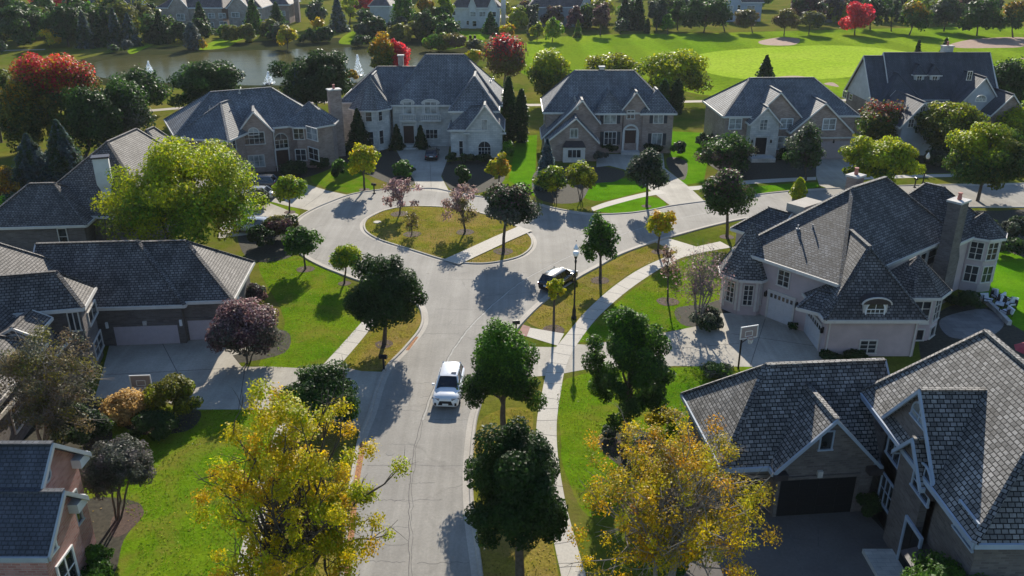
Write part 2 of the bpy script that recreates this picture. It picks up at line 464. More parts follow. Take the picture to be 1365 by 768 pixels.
def ribbon(name, pts, offs, zs, mat, closed=False):
    """strip swept along a ground line; offs/zs give its cross-section (left of travel is positive)"""
    m = MB(); n = len(pts); rows = []
    for i in range(n):
        a = pts[(i-1) % n] if closed else pts[max(0, i-1)]
        b = pts[(i+1) % n] if closed else pts[min(n-1, i+1)]
        dx, dy = b[0]-a[0], b[1]-a[1]; k = math.hypot(dx, dy) or 1
        nx, ny = -dy/k, dx/k
        rows.append([(pts[i][0]+nx*o, pts[i][1]+ny*o, z) for o, z in zip(offs, zs)])
    w = len(offs)
    m.v = [p for r in rows for p in r]
    for i in range(n if closed else n-1):
        j = (i+1) % n
        for k in range(w-1): m.f.append((i*w+k, j*w+k, j*w+k+1, i*w+k+1))
    # face up
    f = m.f[0]; p = [m.v[i] for i in f]
    if cross(sub(p[1], p[0]), sub(p[2], p[0]))[2] < 0: m.f = [q[::-1] for q in m.f]
    return tag(m.build(name, mat), kind='structure')
# ------------------------------------------------------------------ ground, street, paths
sheet('ground', [(-1500, -200), (1500, -200), (1500, 3000), (-1500, 3000)], 0, 'ground')
RL = [(446, 920), (458, 768), (466, 683), (472, 636), (482, 584), (494, 553), (513, 497), (540, 466), (561, 440), (565, 422), (556, 404), (520, 386),
      (480, 374), (455, 365), (428, 354), (405, 341), (390, 325), (386, 309), (397, 293), (415, 281), (440, 270), (468, 260), (496, 255), (520, 253), (556, 252),
      (580, 252), (605, 257), (634, 262), (672, 267), (714, 272), (742, 279), (789, 286), (836, 285), (872, 280), (896, 275), (940, 269), (1003, 261), (1049, 256),
      (1109, 252), (1213, 248), (1330, 246), (1460, 244)]
RR = [(652, 920), (638, 768), (628, 693), (625, 628), (630, 568), (637, 540), (648, 505), (667, 468), (690, 435), (727, 399), (768, 371), (795, 356), (826, 339),
      (873, 322), (904, 313), (961, 298), (1010, 289), (1100, 281), (1200, 277), (1309, 276), (1460, 277)]
rl = spline(gp(RL)); rr = spline(gp(RR))
sheet('road', rl + rr[::-1], .004, 'road')
KO = (-.38, -.02, .04, .20, .26); KZ = (.012, .016, .11, .12, .0)
ribbon('kerb', rl, KO, KZ, 'kerb')
ribbon('kerb', rr, tuple(-o for o in KO), KZ, 'kerb')
ISL = [(484, 302), (487, 294), (496, 288), (512, 281), (535, 276), (561, 275), (600, 277), (640, 284), (672, 294), (698, 307), (710, 319), (708, 332), (690, 344), (650, 352), (611, 351),
       (590, 347), (548, 334), (507, 321), (489, 311)]
isl = spline(gp(ISL), True)
sheet('traffic_island', isl, .06, 'verge')
ribbon('kerb', isl, tuple(-o for o in KO), KZ, 'kerb', True)
ribbon('island_path', gp([(601, 351), (640, 333), (668, 320), (700, 306)]), (-1.05, 1.05), (.125, .125), 'walk')
ribbon('leaf_litter', spline(gp([(460, 768), (468, 683), (473, 640), (482, 590)])), (-.3, .05), (.02, .021), 'leaf_litter')
ribbon('leaf_litter', spline(gp([(541, 467), (554, 449)])), (-.25, .02), (.02, .021), 'leaf_litter')
# centre joint and cracks across the slabs
CJ = spline(gp([(548, 920), (546, 768), (545, 690), (549, 620), (562, 560), (585, 500), (617, 446), (655, 407), (700, 372), (760, 341), (830, 312), (900, 292), (1000, 274)]), sub_=10)
cj = [(p[0] + random.uniform(-.05, .05), p[1]) for p in CJ]
ribbon('road_joint', cj, (-.022, .022), (.0085, .0085), 'joint')
ribbon('road_joint', [(p[0] + .16 + .06*math.sin(i*.9), p[1]) for i, p in enumerate(cj[:60])], (-.014, .014), (.0085, .0085), 'joint')
ribbon('road_joint', [(p[0]+.1, p[1]) for p in cj[40:122]], (-.06, .06), (.0092, .0092), 'sealed')
for i, (y, xa, xb) in enumerate([(592, 520, 555), (620, 490, 620), (668, 525, 590), (702, 480, 545), (727, 482, 545), (748, 490, 540), (751, 556, 625), (668, 500, 540), (560, 560, 625), (530, 560, 580),
                    (445, 570, 612), (432, 585, 660), (412, 580, 640), (512, 525, 580), (392, 640, 690), (372, 585, 640), (350, 730, 760), (645, 545, 580), (545, 520, 560)]):
    a, b = G(xa, y), G(xb, y + random.uniform(-3, 3)); pts = []
    for k in range(14):
        t = k/13; pts.append((a[0]+(b[0]-a[0])*t, a[1]+(b[1]-a[1])*t + random.uniform(-.09, .09)))
    ribbon('road_joint', pts, (-.013, .013), (.0075, .0075), 'joint')
m = MB(); p = G(520, 604); m.lathe((p[0], p[1], .006), [(.28, 0), (.28, .006)], 20); tag(m.build('manhole_cover', 'black'), 'small dark iron cover set in the pale road near the camera', 'manhole cover')

def walk(name, left, right, z=.014, joints=True, mat='walk'):
    L, Rr = spline(gp(left)), spline(gp(right))
    sheet(name, L + Rr[::-1], z, mat)
    if not joints: return
    # saw cuts every 1.6 m
    acc = 0; k = len(L)
    m = MB()
    for i in range(1, k):
        acc += math.hypot(L[i][0]-L[i-1][0], L[i][1]-L[i-1][1])
        if acc > 1.55:
            acc = 0
            q = min(Rr, key=lambda r: (r[0]-L[i][0])**2 + (r[1]-L[i][1])**2)
            m.bar((L[i][0], L[i][1], z+.003), (q[0], q[1], z+.003), .035, .004)
    if m.f: tag(m.build('pavement_joint', 'joint'), kind='structure')
walk('pavement', [(757, 830), (748, 768), (741, 735), (728, 670), (716, 600), (715, 570), (718, 545), (722, 526), (728, 497), (737, 470), (755, 446), (784, 412), (822, 379), (862, 354), (914, 333), (960, 322)],
     [(795, 830), (781, 768), (770, 730), (754, 670), (744, 610), (742, 570), (744, 545), (747, 526), (752, 497), (759, 477), (770, 458), (800, 420), (847, 380), (901, 347), (940, 336), (975, 330)])
walk('pavement', [(300, 830), (312, 768), (333, 690), (350, 620), (372, 565)], [(338, 830), (346, 768), (358, 690), (373, 620), (396, 565)])
walk('pavement', [(431, 486), (455, 460), (481, 431), (498, 413), (520, 398)], [(453, 487), (478, 458), (501, 430), (517, 414), (536, 398)])
walk('pavement', [(788, 277), (810, 269), (854, 258), (880, 253)], [(790, 282), (815, 274), (857, 263), (888, 258)], joints=False)
walk('pavement', [(915, 249), (940, 247), (992, 241), (1040, 238), (1088, 236)], [(920, 254), (942, 252), (992, 246), (1040, 243), (1088, 240)], joints=False)
walk('pavement', [(1140, 236), (1220, 233), (1330, 231), (1420, 230)], [(1140, 240), (1220, 237), (1330, 235), (1420, 234)], joints=False)
sheet('pavement', gp([(873, 323), (892, 318), (945, 334), (915, 342)]), .018, 'walk')
sheet('crossing_ramp', gp([(706, 437), (752, 445), (743, 461), (697, 447)]), .018, 'walk')
sheet('crossing_ramp', gp([(697, 433), (707, 436), (702, 449), (690, 446)]), .022, 'paver')
DR = dict(
    G=[(148, 452), (345, 436), (352, 462), (310, 474), (322, 489), (363, 489), (402, 491), (431, 486), (453, 488), (482, 495), (514, 496), (494, 555), (486, 575), (420, 556), (349, 546), (260, 546), (190, 528), (126, 532), (138, 490)],
    H=[(697, 462), (737, 463), (770, 459), (784, 460), (889, 443), (964, 428), (958, 418), (1012, 416), (1070, 436), (1100, 476), (1098, 492), (996, 489), (901, 488), (778, 493), (740, 500), (648, 507), (665, 475)],
    A=[(325, 243), (392, 241), (410, 246), (436, 254), (468, 261), (440, 271), (414, 281), (385, 275), (350, 266), (320, 262)],
    B=[(524, 192), (600, 190), (596, 214), (588, 235), (600, 258), (556, 253), (552, 240), (540, 222)],
    C=[(795, 206), (884, 204), (886, 224), (918, 249), (941, 270), (896, 276), (872, 258), (850, 240), (832, 226), (812, 221), (795, 223)],
    D=[(1088, 210), (1142, 210), (1141, 236), (1122, 253), (1108, 253), (1092, 247), (1088, 235)],
    F=[(300, 280), (352, 268), (398, 286), (392, 296), (340, 312), (290, 318)],
    I=[(960, 640), (1030, 676), (1140, 668), (1215, 745), (1225, 800), (1080, 900), (960, 900), (880, 800)])
for k in DR:
    sheet('driveway', gp(DR[k]), .010, 'drive_dark' if k == 'I' else 'drive')
for a, b in [((215, 455), (262, 546)), ((330, 470), (318, 546)), ((140, 500), (345, 489)), ((400, 491), (385, 550)), ((445, 488), (430, 560)), ((1020, 425), (1000, 488)), ((975, 445), (1090, 462)), ((900, 442), (915, 488)), ((850, 450), (858, 489)), ((900, 465), (985, 458)),
             ((385, 250), (360, 268)), ((436, 254), (405, 276)), ((560, 215), (592, 215)), ((556, 235), (588, 235)), ((572, 195), (575, 254)), ((860, 240), (912, 245)), ((1040, 668), (1080, 800)), ((1090, 672), (1092, 800)), ((985, 720), (1180, 720))]:
    p, q = G(*a), G(*b); m = MB(); m.bar((p[0], p[1], .013), (q[0], q[1], .013), .05, .004)
    tag(m.build('driveway_joint', 'joint'), kind='structure')
def patch(name, px, z, mat, smooth=True):
    pts = gp(px)
    return sheet(name, spline(pts, True, 5) if smooth else pts, z, mat)
# lawns greener than the rough grass
patch('lawn', [(345, 352), (402, 342), (452, 368), (482, 428), (432, 484), (398, 490), (345, 487), (380, 430)], .003, 'lawn')
patch('lawn', [(102, 590), (190, 545), (340, 547), (368, 565), (330, 690), (308, 800), (150, 800), (120, 700)], .003, 'lawn')
patch('lawn', [(755, 505), (905, 490), (1000, 490), (930, 540), (860, 640), (800, 690), (765, 660), (747, 575)], .003, 'lawn')
patch('lush', [(752, 590), (815, 578), (880, 590), (850, 640), (790, 660), (758, 640)], .005, 'lawn')
patch('lawn', [(772, 456), (805, 420), (850, 382), (905, 349), (950, 345), (965, 425), (888, 441)], .003, 'lawn')
patch('verge', [(702, 428), (728, 401), (770, 373), (830, 341), (872, 324), (912, 333), (860, 353), (820, 378), (784, 411), (754, 443)], .003, 'verge')
patch('lush', [(690, 182), (716, 180), (712, 262), (678, 240)], .003, 'lush', False)
patch('lush', [(893, 175), (950, 178), (938, 243), (912, 246), (892, 222)], .003, 'lush', False)
patch('lush', [(780, 244), (852, 238), (868, 251), (850, 257), (800, 268), (775, 260)], .003, 'lush')
patch('lush', [(795, 280), (862, 262), (888, 274), (845, 284)], .003, 'lush')
patch('lush', [(1000, 250), (1085, 243), (1088, 250), (1040, 254), (1004, 258)], .003, 'lush')
patch('lawn', [(1310, 350), (1365, 330), (1460, 360), (1460, 520), (1365, 470), (1330, 420), (1300, 380)], .003, 'lush')
patch('lush', [(0, 262), (30, 258), (28, 282), (0, 292)], .003, 'lush')
patch('lush', [(340, 265), (396, 278), (392, 290), (352, 290)], .003, 'lawn')
patch('lush', [(414, 240), (442, 205), (470, 225), (500, 250), (470, 258)], .003, 'lawn')
patch('lush', [(435, 175), (452, 172), (455, 192), (440, 196)], .004, 'lush')
patch('lush', [(652, 178), (690, 180), (690, 250), (655, 240)], .002, 'lawn')
patch('verge', [(458, 488), (500, 435), (540, 410), (562, 425), (535, 466), (510, 492)], .003, 'verge')
patch('verge', [(640, 560), (705, 545), (712, 600), (745, 768), (750, 850), (655, 850), (640, 760), (630, 640)], .003, 'verge')
patch('verge', [(372, 600), (475, 580), (464, 683), (455, 768), (448, 860), (340, 860), (352, 768), (362, 690)], .003, 'verge')
# beds and painted tree shade
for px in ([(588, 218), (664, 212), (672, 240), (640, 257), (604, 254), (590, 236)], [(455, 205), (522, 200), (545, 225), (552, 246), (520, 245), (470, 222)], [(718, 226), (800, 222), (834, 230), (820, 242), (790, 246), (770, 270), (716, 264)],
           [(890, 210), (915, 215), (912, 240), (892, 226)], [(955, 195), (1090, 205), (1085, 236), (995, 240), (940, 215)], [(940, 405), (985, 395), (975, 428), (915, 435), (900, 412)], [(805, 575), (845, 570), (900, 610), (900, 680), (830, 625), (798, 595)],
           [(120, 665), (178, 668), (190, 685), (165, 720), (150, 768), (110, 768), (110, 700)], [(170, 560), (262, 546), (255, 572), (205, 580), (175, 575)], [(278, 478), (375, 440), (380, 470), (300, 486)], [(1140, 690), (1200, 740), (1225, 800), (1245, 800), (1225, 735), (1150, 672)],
           [(330, 225), (440, 205), (445, 222), (392, 240), (325, 240)], [(320, 290), (400, 300), (392, 340), (330, 345)], [(0, 480), (120, 520), (150, 580), (120, 600), (0, 620)], [(945, 172), (962, 176), (975, 205), (950, 195)], [(1140, 196), (1260, 192), (1400, 200), (1400, 228), (1230, 231), (1140, 232)], [(1288, 284), (1330, 281), (1420, 283), (1420, 350), (1345, 336), (1300, 312)]):  # last pair: tree shade over the lawn, painted as dark ground
    patch('mulch_and_shade', px, .007, 'bed')
for px in ([(150, 690), (178, 672), (192, 684), (172, 708), (150, 716)], [(190, 552), (215, 548), (222, 575), (196, 580)]):
    patch('mulch_and_shade', px, .011, 'mulch')
# golf course, pond
patch('golf_fairway', [(690, 62), (760, 48), (950, 44), (1365, 36), (1460, 60), (1460, 120), (1330, 140), (1100, 128), (950, 128), (860, 110), (700, 100)], .003, 'fairway')
patch('putting_green', [(935, 72), (1030, 63), (1130, 61), (1220, 72), (1200, 90), (1120, 104), (1000, 106), (930, 92)], .006, 'green')
for px in ([(1012, 55), (1040, 50), (1065, 52), (1058, 60), (1020, 60)], [(1265, 60), (1300, 52), (1365, 50), (1365, 62), (1320, 64), (1280, 64)], [(1035, 103), (1060, 101), (1078, 104), (1050, 106)], [(1098, 112), (1110, 110), (1118, 116)], [(1360, 78), (1390, 76), (1400, 82)]):
    patch('sand_bunker', px, .009, 'sand')
POND = [(105, 92), (140, 80), (200, 74), (300, 69), (400, 65), (500, 63), (580, 68), (588, 84), (560, 98), (500, 108), (440, 112), (360, 114), (250, 112), (150, 106)]
patch('pond_bank', [(60, 96), (130, 74), (200, 64), (300, 58), (400, 52), (520, 50), (620, 58), (640, 80), (590, 104), (440, 118), (250, 118), (120, 112)], .003, 'bank')
patch('pond', POND, .008, 'water')
patch('bank_grass', [(170, 68), (178, 58), (205, 58), (190, 66), (176, 72)], .006, 'fairway')
patch('bank_grass', [(262, 66), (285, 55), (310, 48), (345, 46), (320, 54), (300, 64)], .006, 'fairway')
patch('bank_grass', [(452, 58), (470, 42), (505, 42), (498, 56)], .006, 'fairway')
patch('bank_grass', [(565, 52), (595, 42), (650, 44), (640, 56), (600, 66), (570, 64)], .006, 'fairway')
ribbon('cart_path', spline(gp([(150, 152), (300, 140), (460, 136), (560, 140), (720, 140), (800, 139), (940, 135), (1100, 134), (1250, 132)])), (-1.1, 1.1), (.011, .011), 'path')
ribbon('cart_path', spline(gp([(672, 24), (684, 16), (700, 6), (715, -4)])), (-3, 3), (.011, .011), 'path')
ribbon('cart_path', spline(gp([(0, 68), (20, 67), (60, 66)])), (-1, 1), (.011, .011), 'path')
# ------------------------------------------------------------------ houses
class Wall:
    def __init__(s, p, n): s.p = p; k = math.hypot(*n); s.n = (n[0]/k, n[1]/k); s.t = (-s.n[1], s.n[0])   # t runs to the right seen from outside
    def hit(s, px, py):
        d = ray(px, py)
        t = (s.p[0]*s.n[0] + s.p[1]*s.n[1]) / (d[0]*s.n[0] + d[1]*s.n[1])
        x, y, z = d[0]*t, d[1]*t, CAMH + d[2]*t
        return (x - s.p[0])*s.t[0] + (y - s.p[1])*s.t[1], z
    def at(s, u, z, o=0): return (s.p[0] + s.t[0]*u + s.n[0]*o, s.p[1] + s.t[1]*u + s.n[1]*o, z)
    def rect(s, r):
        x0, y0, x1, y1 = r; xm, ym = (x0+x1)/2, (y0+y1)/2
        a, b = s.hit(x0, ym)[0], s.hit(x1, ym)[0]
        return min(a, b), max(a, b), s.hit(xm, y1)[1], s.hit(xm, y0)[1]

def slab(m, w, u0, u1, z0, z1, o0, o1):
    """a box lying on a wall"""
    c = [w.at(u0, z0, o0), w.at(u1, z0, o0), w.at(u1, z0, o1), w.at(u0, z0, o1), w.at(u0, z1, o0), w.at(u1, z1, o0), w.at(u1, z1, o1), w.at(u0, z1, o1)]
    m.add(c, [(3, 2, 1, 0), (4, 5, 6, 7), (0, 1, 5, 4), (1, 2, 6, 5), (2, 3, 7, 6), (3, 0, 4, 7)])

class House:
    def __init__(s, name, label, base, wall, roof, trim='trim', cat='house', group=None):
        s.base = (base[0], base[1], 0); s.root = thing(name, label, cat, base, group)
        s.wallm = wall; s.roofm = roof; s.trim = trim; s.walls = {}; s.cap = True; s.extra = MB()
    def wmb(s, mat): return s.walls.setdefault((mat or s.wallm, len(s.walls) if mat else -1), MB())
    def wing(s, fl, fr, depth, ze, zr, axis='x', ends=(0, 0), ov=.45, og=.35, rf=.5, z0=0, wall=None, roof=None, walls=True, fascia=True, gable=None, t=.16):
        w = math.hypot(fr[0]-fl[0], fr[1]-fl[1]); ex = ((fr[0]-fl[0])/w, (fr[1]-fl[1])/w); ey = (-ex[1], ex[0]); d = depth
        def W(u, v, z): return (fl[0] + ex[0]*u + ey[0]*v, fl[1] + ex[1]*u + ey[1]*v, z)
        za, zb = ze if isinstance(ze, tuple) else (ze, ze)
        e0, e1 = ends
        if axis == 'x':
            r = rf*d; A, B = W(e0, r, zr), W(w-e1, r, zr)
            c = [W(0, 0, za), W(w, 0, za), W(w, d, zb), W(0, d, zb)]
            planes = [[c[0], c[1], B, A], [c[2], c[3], A, B]]
            if e1 > 0: planes.append([c[1], c[2], B])
            if e0 > 0: planes.append([c[3], c[0], A])
            edges = [(c[0], c[1]), (c[2], c[3])] + ([(c[1], c[2])] if e1 > 0 else [(c[1], B), (B, c[2])]) + ([(c[3], c[0])] if e0 > 0 else [(c[3], A), (A, c[0])])
            hips = [(A, B)] + ([(c[1], B), (c[2], B)] if e1 > 0 else []) + ([(c[0], A), (c[3], A)] if e0 > 0 else [])
        else:
            r = rf*w; A, B = W(r, e0, zr), W(r, d-e1, zr)
            c = [W(0, 0, za), W(w, 0, zb), W(w, d, zb), W(0, d, za)]
            planes = [[c[3], c[0], A, B], [c[1], c[2], B, A]]
            if e0 > 0: planes.append([c[0], c[1], A])
            if e1 > 0: planes.append([c[2], c[3], B])
            edges = [(c[3], c[0]), (c[1], c[2])] + ([(c[0], c[1])] if e0 > 0 else [(c[0], A), (A, c[1])]) + ([(c[2], c[3])] if e1 > 0 else [(c[2], B), (B, c[3])])
            hips = [(A, B)] + ([(c[0], A), (c[1], A)] if e0 > 0 else []) + ([(c[2], B), (c[3], B)] if e1 > 0 else [])
        m = MB()
        for p in planes:
            m.poly(p); m.poly([(q[0], q[1], q[2]-t) for q in p[::-1]])
        if s.cap:
            for a, b in hips:
                m.bar((a[0], a[1], a[2]+.02), (b[0], b[1], b[2]+.02), .3, .1)
        ro = m.build('roof', roof or s.roofm, s.root, s.base)
        if fascia:
            f = MB(); cx = sum(q[0] for q in c)/4; cy = sum(q[1] for q in c)/4
            for a, b in edges:
                dx, dy = b[0]-a[0], b[1]-a[1]; k = math.hypot(dx, dy)
                if k < .01: continue
                n = (dy/k, -dx/k)
                if (a[0]+b[0]-2*cx)*n[0] + (a[1]+b[1]-2*cy)*n[1] < 0: n = (-n[0], -n[1])
                o = .09; h0, h1 = .035, t + .07
                vs = [(q[0]+n[0]*k_, q[1]+n[1]*k_, q[2]+h) for q in (a, b) for k_ in (-.02, o) for h in (-h1, h0)]
                f.add(vs, [(0, 2, 3, 1), (4, 5, 7, 6), (0, 1, 5, 4), (2, 6, 7, 3), (1, 3, 7, 5), (0, 4, 6, 2)])
            f.build('fascia', s.trim, ro, s.base)
        # walls
        res = type('Wing', (), {})()
        ol = ov if (axis == 'y' or e0 > 0) else og; orr = ov if (axis == 'y' or e1 > 0) else og
        of = ov if (axis == 'x' or e0 > 0) else og; ob = ov if (axis == 'x' or e1 > 0) else og
        res.front = Wall(W(w/2, of, 0), (-ey[0], -ey[1])); res.back = Wall(W(w/2, d-ob, 0), ey)
        res.left = Wall(W(ol, d/2, 0), (-ex[0], -ex[1])); res.right = Wall(W(w-orr, d/2, 0), ex)
        res.W = W; res.roof = ro; res.w = w; res.d = d
        if walls:
            mb = s.wmb(wall); gm = s.wmb(gable) if gable else mb; zt = min(za, zb) + .04
            mb.prism([W(ol, of, 0)[:2], W(w-orr, of, 0)[:2], W(w-orr, d-ob, 0)[:2], W(ol, d-ob, 0)[:2]], z0, zt)
            def gab(pts):   # pts: outer profile, inner profile
                a, b = pts; k = len(a)
                gm.add(a + b, [tuple(range(k)), tuple(range(2*k-1, k-1, -1))] + [(i, k+i, k+(i+1) % k, (i+1) % k) for i in range(k)])
            def prof_y(v):
                sl, sr = (zr-za)/r, (zr-zb)/(w-r)
                zl, zrr = za + sl*ol - t - .015, zb + sr*orr - t - .015
                return [W(ol+.002, v, zt-.3), W(w-orr-.002, v, zt-.3), W(w-orr-.002, v, zrr), W(r, v, zr-t-.015), W(ol+.002, v, zl)]
            def prof_x(u):
                sf, sb = (zr-za)/r, (zr-zb)/(d-r)
                zf, zbk = za + sf*of - t - .015, zb + sb*ob - t - .015
                return [W(u, of+.002, zt-.3), W(u, d-ob-.002, zt-.3), W(u, d-ob-.002, zbk), W(u, r, zr-t-.015), W(u, of+.002, zf)]
            if axis == 'y':
                if e0 <= 0: gab((prof_y(of-.004), prof_y(of+.3)))
                if e1 <= 0: gab((prof_y(d-ob+.004), prof_y(d-ob-.3)))
            else:
                if e0 <= 0: gab((prof_x(ol-.004), prof_x(ol+.3)))
                if e1 <= 0: gab((prof_x(w-orr+.004), prof_x(w-orr-.3)))
        return res
    def turret(s, c, r, ze, za, n=8, ang=R(22.5), ov=.4, z0=0, wall=None, roof=None, name='turret_roof'):
        pts = [(c[0] + r*math.cos(ang + 2*math.pi*k/n), c[1] + r*math.sin(ang + 2*math.pi*k/n)) for k in range(n)]
        s.wmb(wall).prism(pts, z0, ze + .02)
        q = (r + ov)/r
        e = [(c[0] + (p[0]-c[0])*q, c[1] + (p[1]-c[1])*q, ze) for p in pts]; a = (c[0], c[1], za)
        m = MB()
        for k in range(n): m.poly([e[k], e[(k+1) % n], a]); m.bar((e[k][0], e[k][1], ze+.02), (a[0], a[1], za+.02), .16, .06)
        m.poly([(p[0], p[1], ze-.01) for p in e[::-1]])
        ro = m.build(name, roof or s.roofm, s.root, s.base)
        f = MB()
        for k in range(n):
            p, w = e[k], e[(k+1) % n]; dx, dy = w[0]-p[0], w[1]-p[1]; L = math.hypot(dx, dy); nn = (dy/L*.05, -dx/L*.05, 0)
            f.bar((p[0]+nn[0], p[1]+nn[1], ze-.08), (w[0]+nn[0], w[1]+nn[1], ze-.08), .08, .22)
        f.build('fascia', s.trim, ro, s.base)
        ws = []
        for k in range(n):
            p, w = pts[k], pts[(k+1) % n]
            mx, my = (p[0]+w[0])/2, (p[1]+w[1])/2
            ws.append(Wall((mx, my, 0), (mx-c[0], my-c[1])))
        ws.sort(key=lambda w: (w.n[1], w.n[0]))   # the first faces the street
        return ws
    def window(s, wall, r, nx=2, ny=2, arch=False, sill=True, frame=None, pale=False, shutters=False, metres=None, head=None):
        u0, u1, z0, z1 = metres if metres else wall.rect(r)
        m = MB(); fw = min(.1, (u1-u0)*.12)
        body = z1 - (u1-u0)/2 if arch else z1
        body = max(body, z0 + .3) if arch else body
        slab(m, wall, u0-fw, u0, z0, body, 0, .09); slab(m, wall, u1, u1+fw, z0, body, 0, .09)
        slab(m, wall, u0-fw-.05, u1+fw+.05, z0-fw, z0, 0, .12)
        if not arch: slab(m, wall, u0-fw, u1+fw, z1, z1+fw, 0, .095)
        mw = .045
        for k in range(1, nx):
            u = u0 + (u1-u0)*k/nx; wd = .075 if (nx <= 3) else mw
            slab(m, wall, u-wd/2, u+wd/2, z0, body, .025, .065)
        for k in range(1, ny):
            z = z0 + (body-z0)*k/ny
            slab(m, wall, u0, u1, z-mw/2, z+mw/2, .026, .06)
        if arch:
            cu = (u0+u1)/2; ra = (u1-u0)/2; hh = z1 - body; K = 10
            slab(m, wall, u0, u1, body-.03, body+.03, .025, .062)
            for k in range(K):
                a, b = math.pi*k/K, math.pi*(k+1)/K
                P = [(cu+ra*math.cos(a), body+hh*math.sin(a)), (cu+ra*math.cos(b), body+hh*math.sin(b)),
                     (cu+(ra+fw)*math.cos(b), body+(hh+fw)*math.sin(b)), (cu+(ra+fw)*math.cos(a), body+(hh+fw)*math.sin(a))]
                vs = [wall.at(p[0], p[1], 0) for p in P] + [wall.at(p[0], p[1], .09) for p in P]
                m.add(vs, [(0, 1, 2, 3), (7, 6, 5, 4), (0, 4, 5, 1), (1, 5, 6, 2), (2, 6, 7, 3), (3, 7, 4, 0)])
            slab(m, wall, cu-mw/2, cu+mw/2, body, z1, .025, .06)
        win = m.build('window', frame or s.trim, s.root, s.base)
        g = MB()
        if arch:
            P = [(u0, z0), (u1, z0)] + [(cu+ra*math.cos(math.pi*k/K), body+hh*math.sin(math.pi*k/K)) for k in range(K+1)]
            g.poly([wall.at(p[0], p[1], .018) for p in P])
        else:
            g.poly([wall.at(u0, z0, .018), wall.at(u1, z0, .018), wall.at(u1, z1, .018), wall.at(u0, z1, .018)])
        g.build('pane', 'glass_pale' if pale else 'glass', win, s.base)
        if shutters:
            for a, b in ((u0-fw-.55, u0-fw-.06), (u1+fw+.06, u1+fw+.55)):
                k = MB(); slab(k, wall, a, b, z0-.05, z1+.05, 0, .05); k.build('shutter', 'shutter', s.root, s.base)
        if head:
            k = MB(); slab(k, wall, (u0+u1)/2-.18, (u0+u1)/2+.18, z1+fw+.02, z1+fw+.5, 0, .13); k.build('keystone', head, win, s.base)
        return win
    def garage(s, wall, r, mat='gdoor', cols=4, rows=4, metres=None, frame=True, lites=False):
        u0, u1, z0, z1 = metres if metres else wall.rect(r); z0 = max(0.02, min(z0, .05))
        m = MB()
        for i in range(cols):
            for j in range(rows):
                a = u0 + (u1-u0)*i/cols; b = u0 + (u1-u0)*(i+1)/cols; c = z0 + (z1-z0)*j/rows; d = z0 + (z1-z0)*(j+1)/rows
                slab(m, wall, a+.05, b-.05, c+.05, d-.05, .03, .06)
        slab(m, wall, u0, u1, z0, z1, 0, .04)
        d = m.build('garage_door', mat, s.root, s.base)
        if lites:
            g = MB()
            for i in range(cols*2):
                a = u0 + (u1-u0)*i/(cols*2)
                slab(g, wall, a+.08, a+(u1-u0)/(cols*2)-.08, z1-.48, z1-.12, .05, .068)
            g.build('door_light', 'glass', d, s.base)
        if frame:
            f = MB(); slab(f, wall, u0-.18, u0, z0, z1, 0, .1); slab(f, wall, u1, u1+.18, z0, z1, 0, .1); slab(f, wall, u0-.18, u1+.18, z1, z1+.2, 0, .11)
            f.build('door_frame', s.trim if lites else s.wallm, d, s.base)
        return d
    def door(s, wall, r, mat='wood', metres=None, arch=True, leaves=2):
        u0, u1, z0, z1 = metres if metres else wall.rect(r)
        m = MB(); slab(m, wall, u0, u1, z0, z1, 0, .05)
        for k in range(leaves):
            a = u0 + (u1-u0)*k/leaves; b = u0 + (u1-u0)*(k+1)/leaves
            slab(m, wall, a+.08, b-.08, z0+.12, z0+(z1-z0)*.42, .045, .075); slab(m, wall, a+.08, b-.08, z0+(z1-z0)*.48, z1-.12, .045, .075)
        d = m.build('door', mat, s.root, s.base)
        f = MB(); slab(f, wall, u0-.16, u0, z0, z1, 0, .12); slab(f, wall, u1, u1+.16, z0, z1, 0, .12); slab(f, wall, u0-.16, u1+.16, z1, z1+.2, 0, .13)
        f.build('door_frame', s.trim, d, s.base)
        return d
    def chimney(s, c, size, z0, z1, mat, ang=0, pots=1, cap='stone', taper=None):
        m = MB()
        if taper:
            h = [(-1, -1), (1, -1), (1, 1), (-1, 1)]; ca, sa = math.cos(ang), math.sin(ang)
            rows = [(z0, taper), (z0+(z1-z0)*.45, taper), (z0+(z1-z0)*.55, size), (z1, size)]
            k0 = 0
            for z, sz in rows:
                for a, b in h:
                    x, y = a*sz[0]/2, b*sz[1]/2; m.v.append((c[0]+x*ca-y*sa, c[1]+x*sa+y*ca, z))
            for i in range(3):
                for k in range(4): m.f.append((i*4+k, i*4+(k+1) % 4, i*4+4+(k+1) % 4, i*4+4+k))
            m.f.append((12, 13, 14, 15)); m.f.append((3, 2, 1, 0))
        else: m.box((c[0], c[1], 0), (size[0], size[1], z1-z0), ang, z0)
        ch = m.build('chimney', mat, s.root, s.base)
        k = MB(); k.box((c[0], c[1], 0), (size[0]+.24, size[1]+.24, .18), ang, z1); k.build('chimney_cap', cap, ch, s.base)
        for i in range(pots):
            p = MB(); p.lathe((c[0]+(i-(pots-1)/2)*.55, c[1], z1+.18), [(.16, 0), (.19, .1), (.14, .5), (.2, .55), (.2, .62), (.1, .63)], 10)
            p.build('chimney_pot', 'clay' if pots else 'metal', ch, s.base)
        return ch
    def part(s, name, m, mat, parent=None): return m.build(name, mat, parent or s.root, s.base)
    def done(s):
        for k, m in s.walls.items():
            if m.f: m.build('wall', k[0], s.root, s.base)
def mid(a, b): return ((a[0]+b[0])/2, (a[1]+b[1])/2)
def lamp(h, wall, u, z):
    m = MB(); slab(m, wall, u-.09, u+.09, z-.2, z+.2, .05, .25); slab(m, wall, u-.03, u+.03, z+.1, z+.3, 0, .15)
    h.part('wall_lantern', m, 'black')
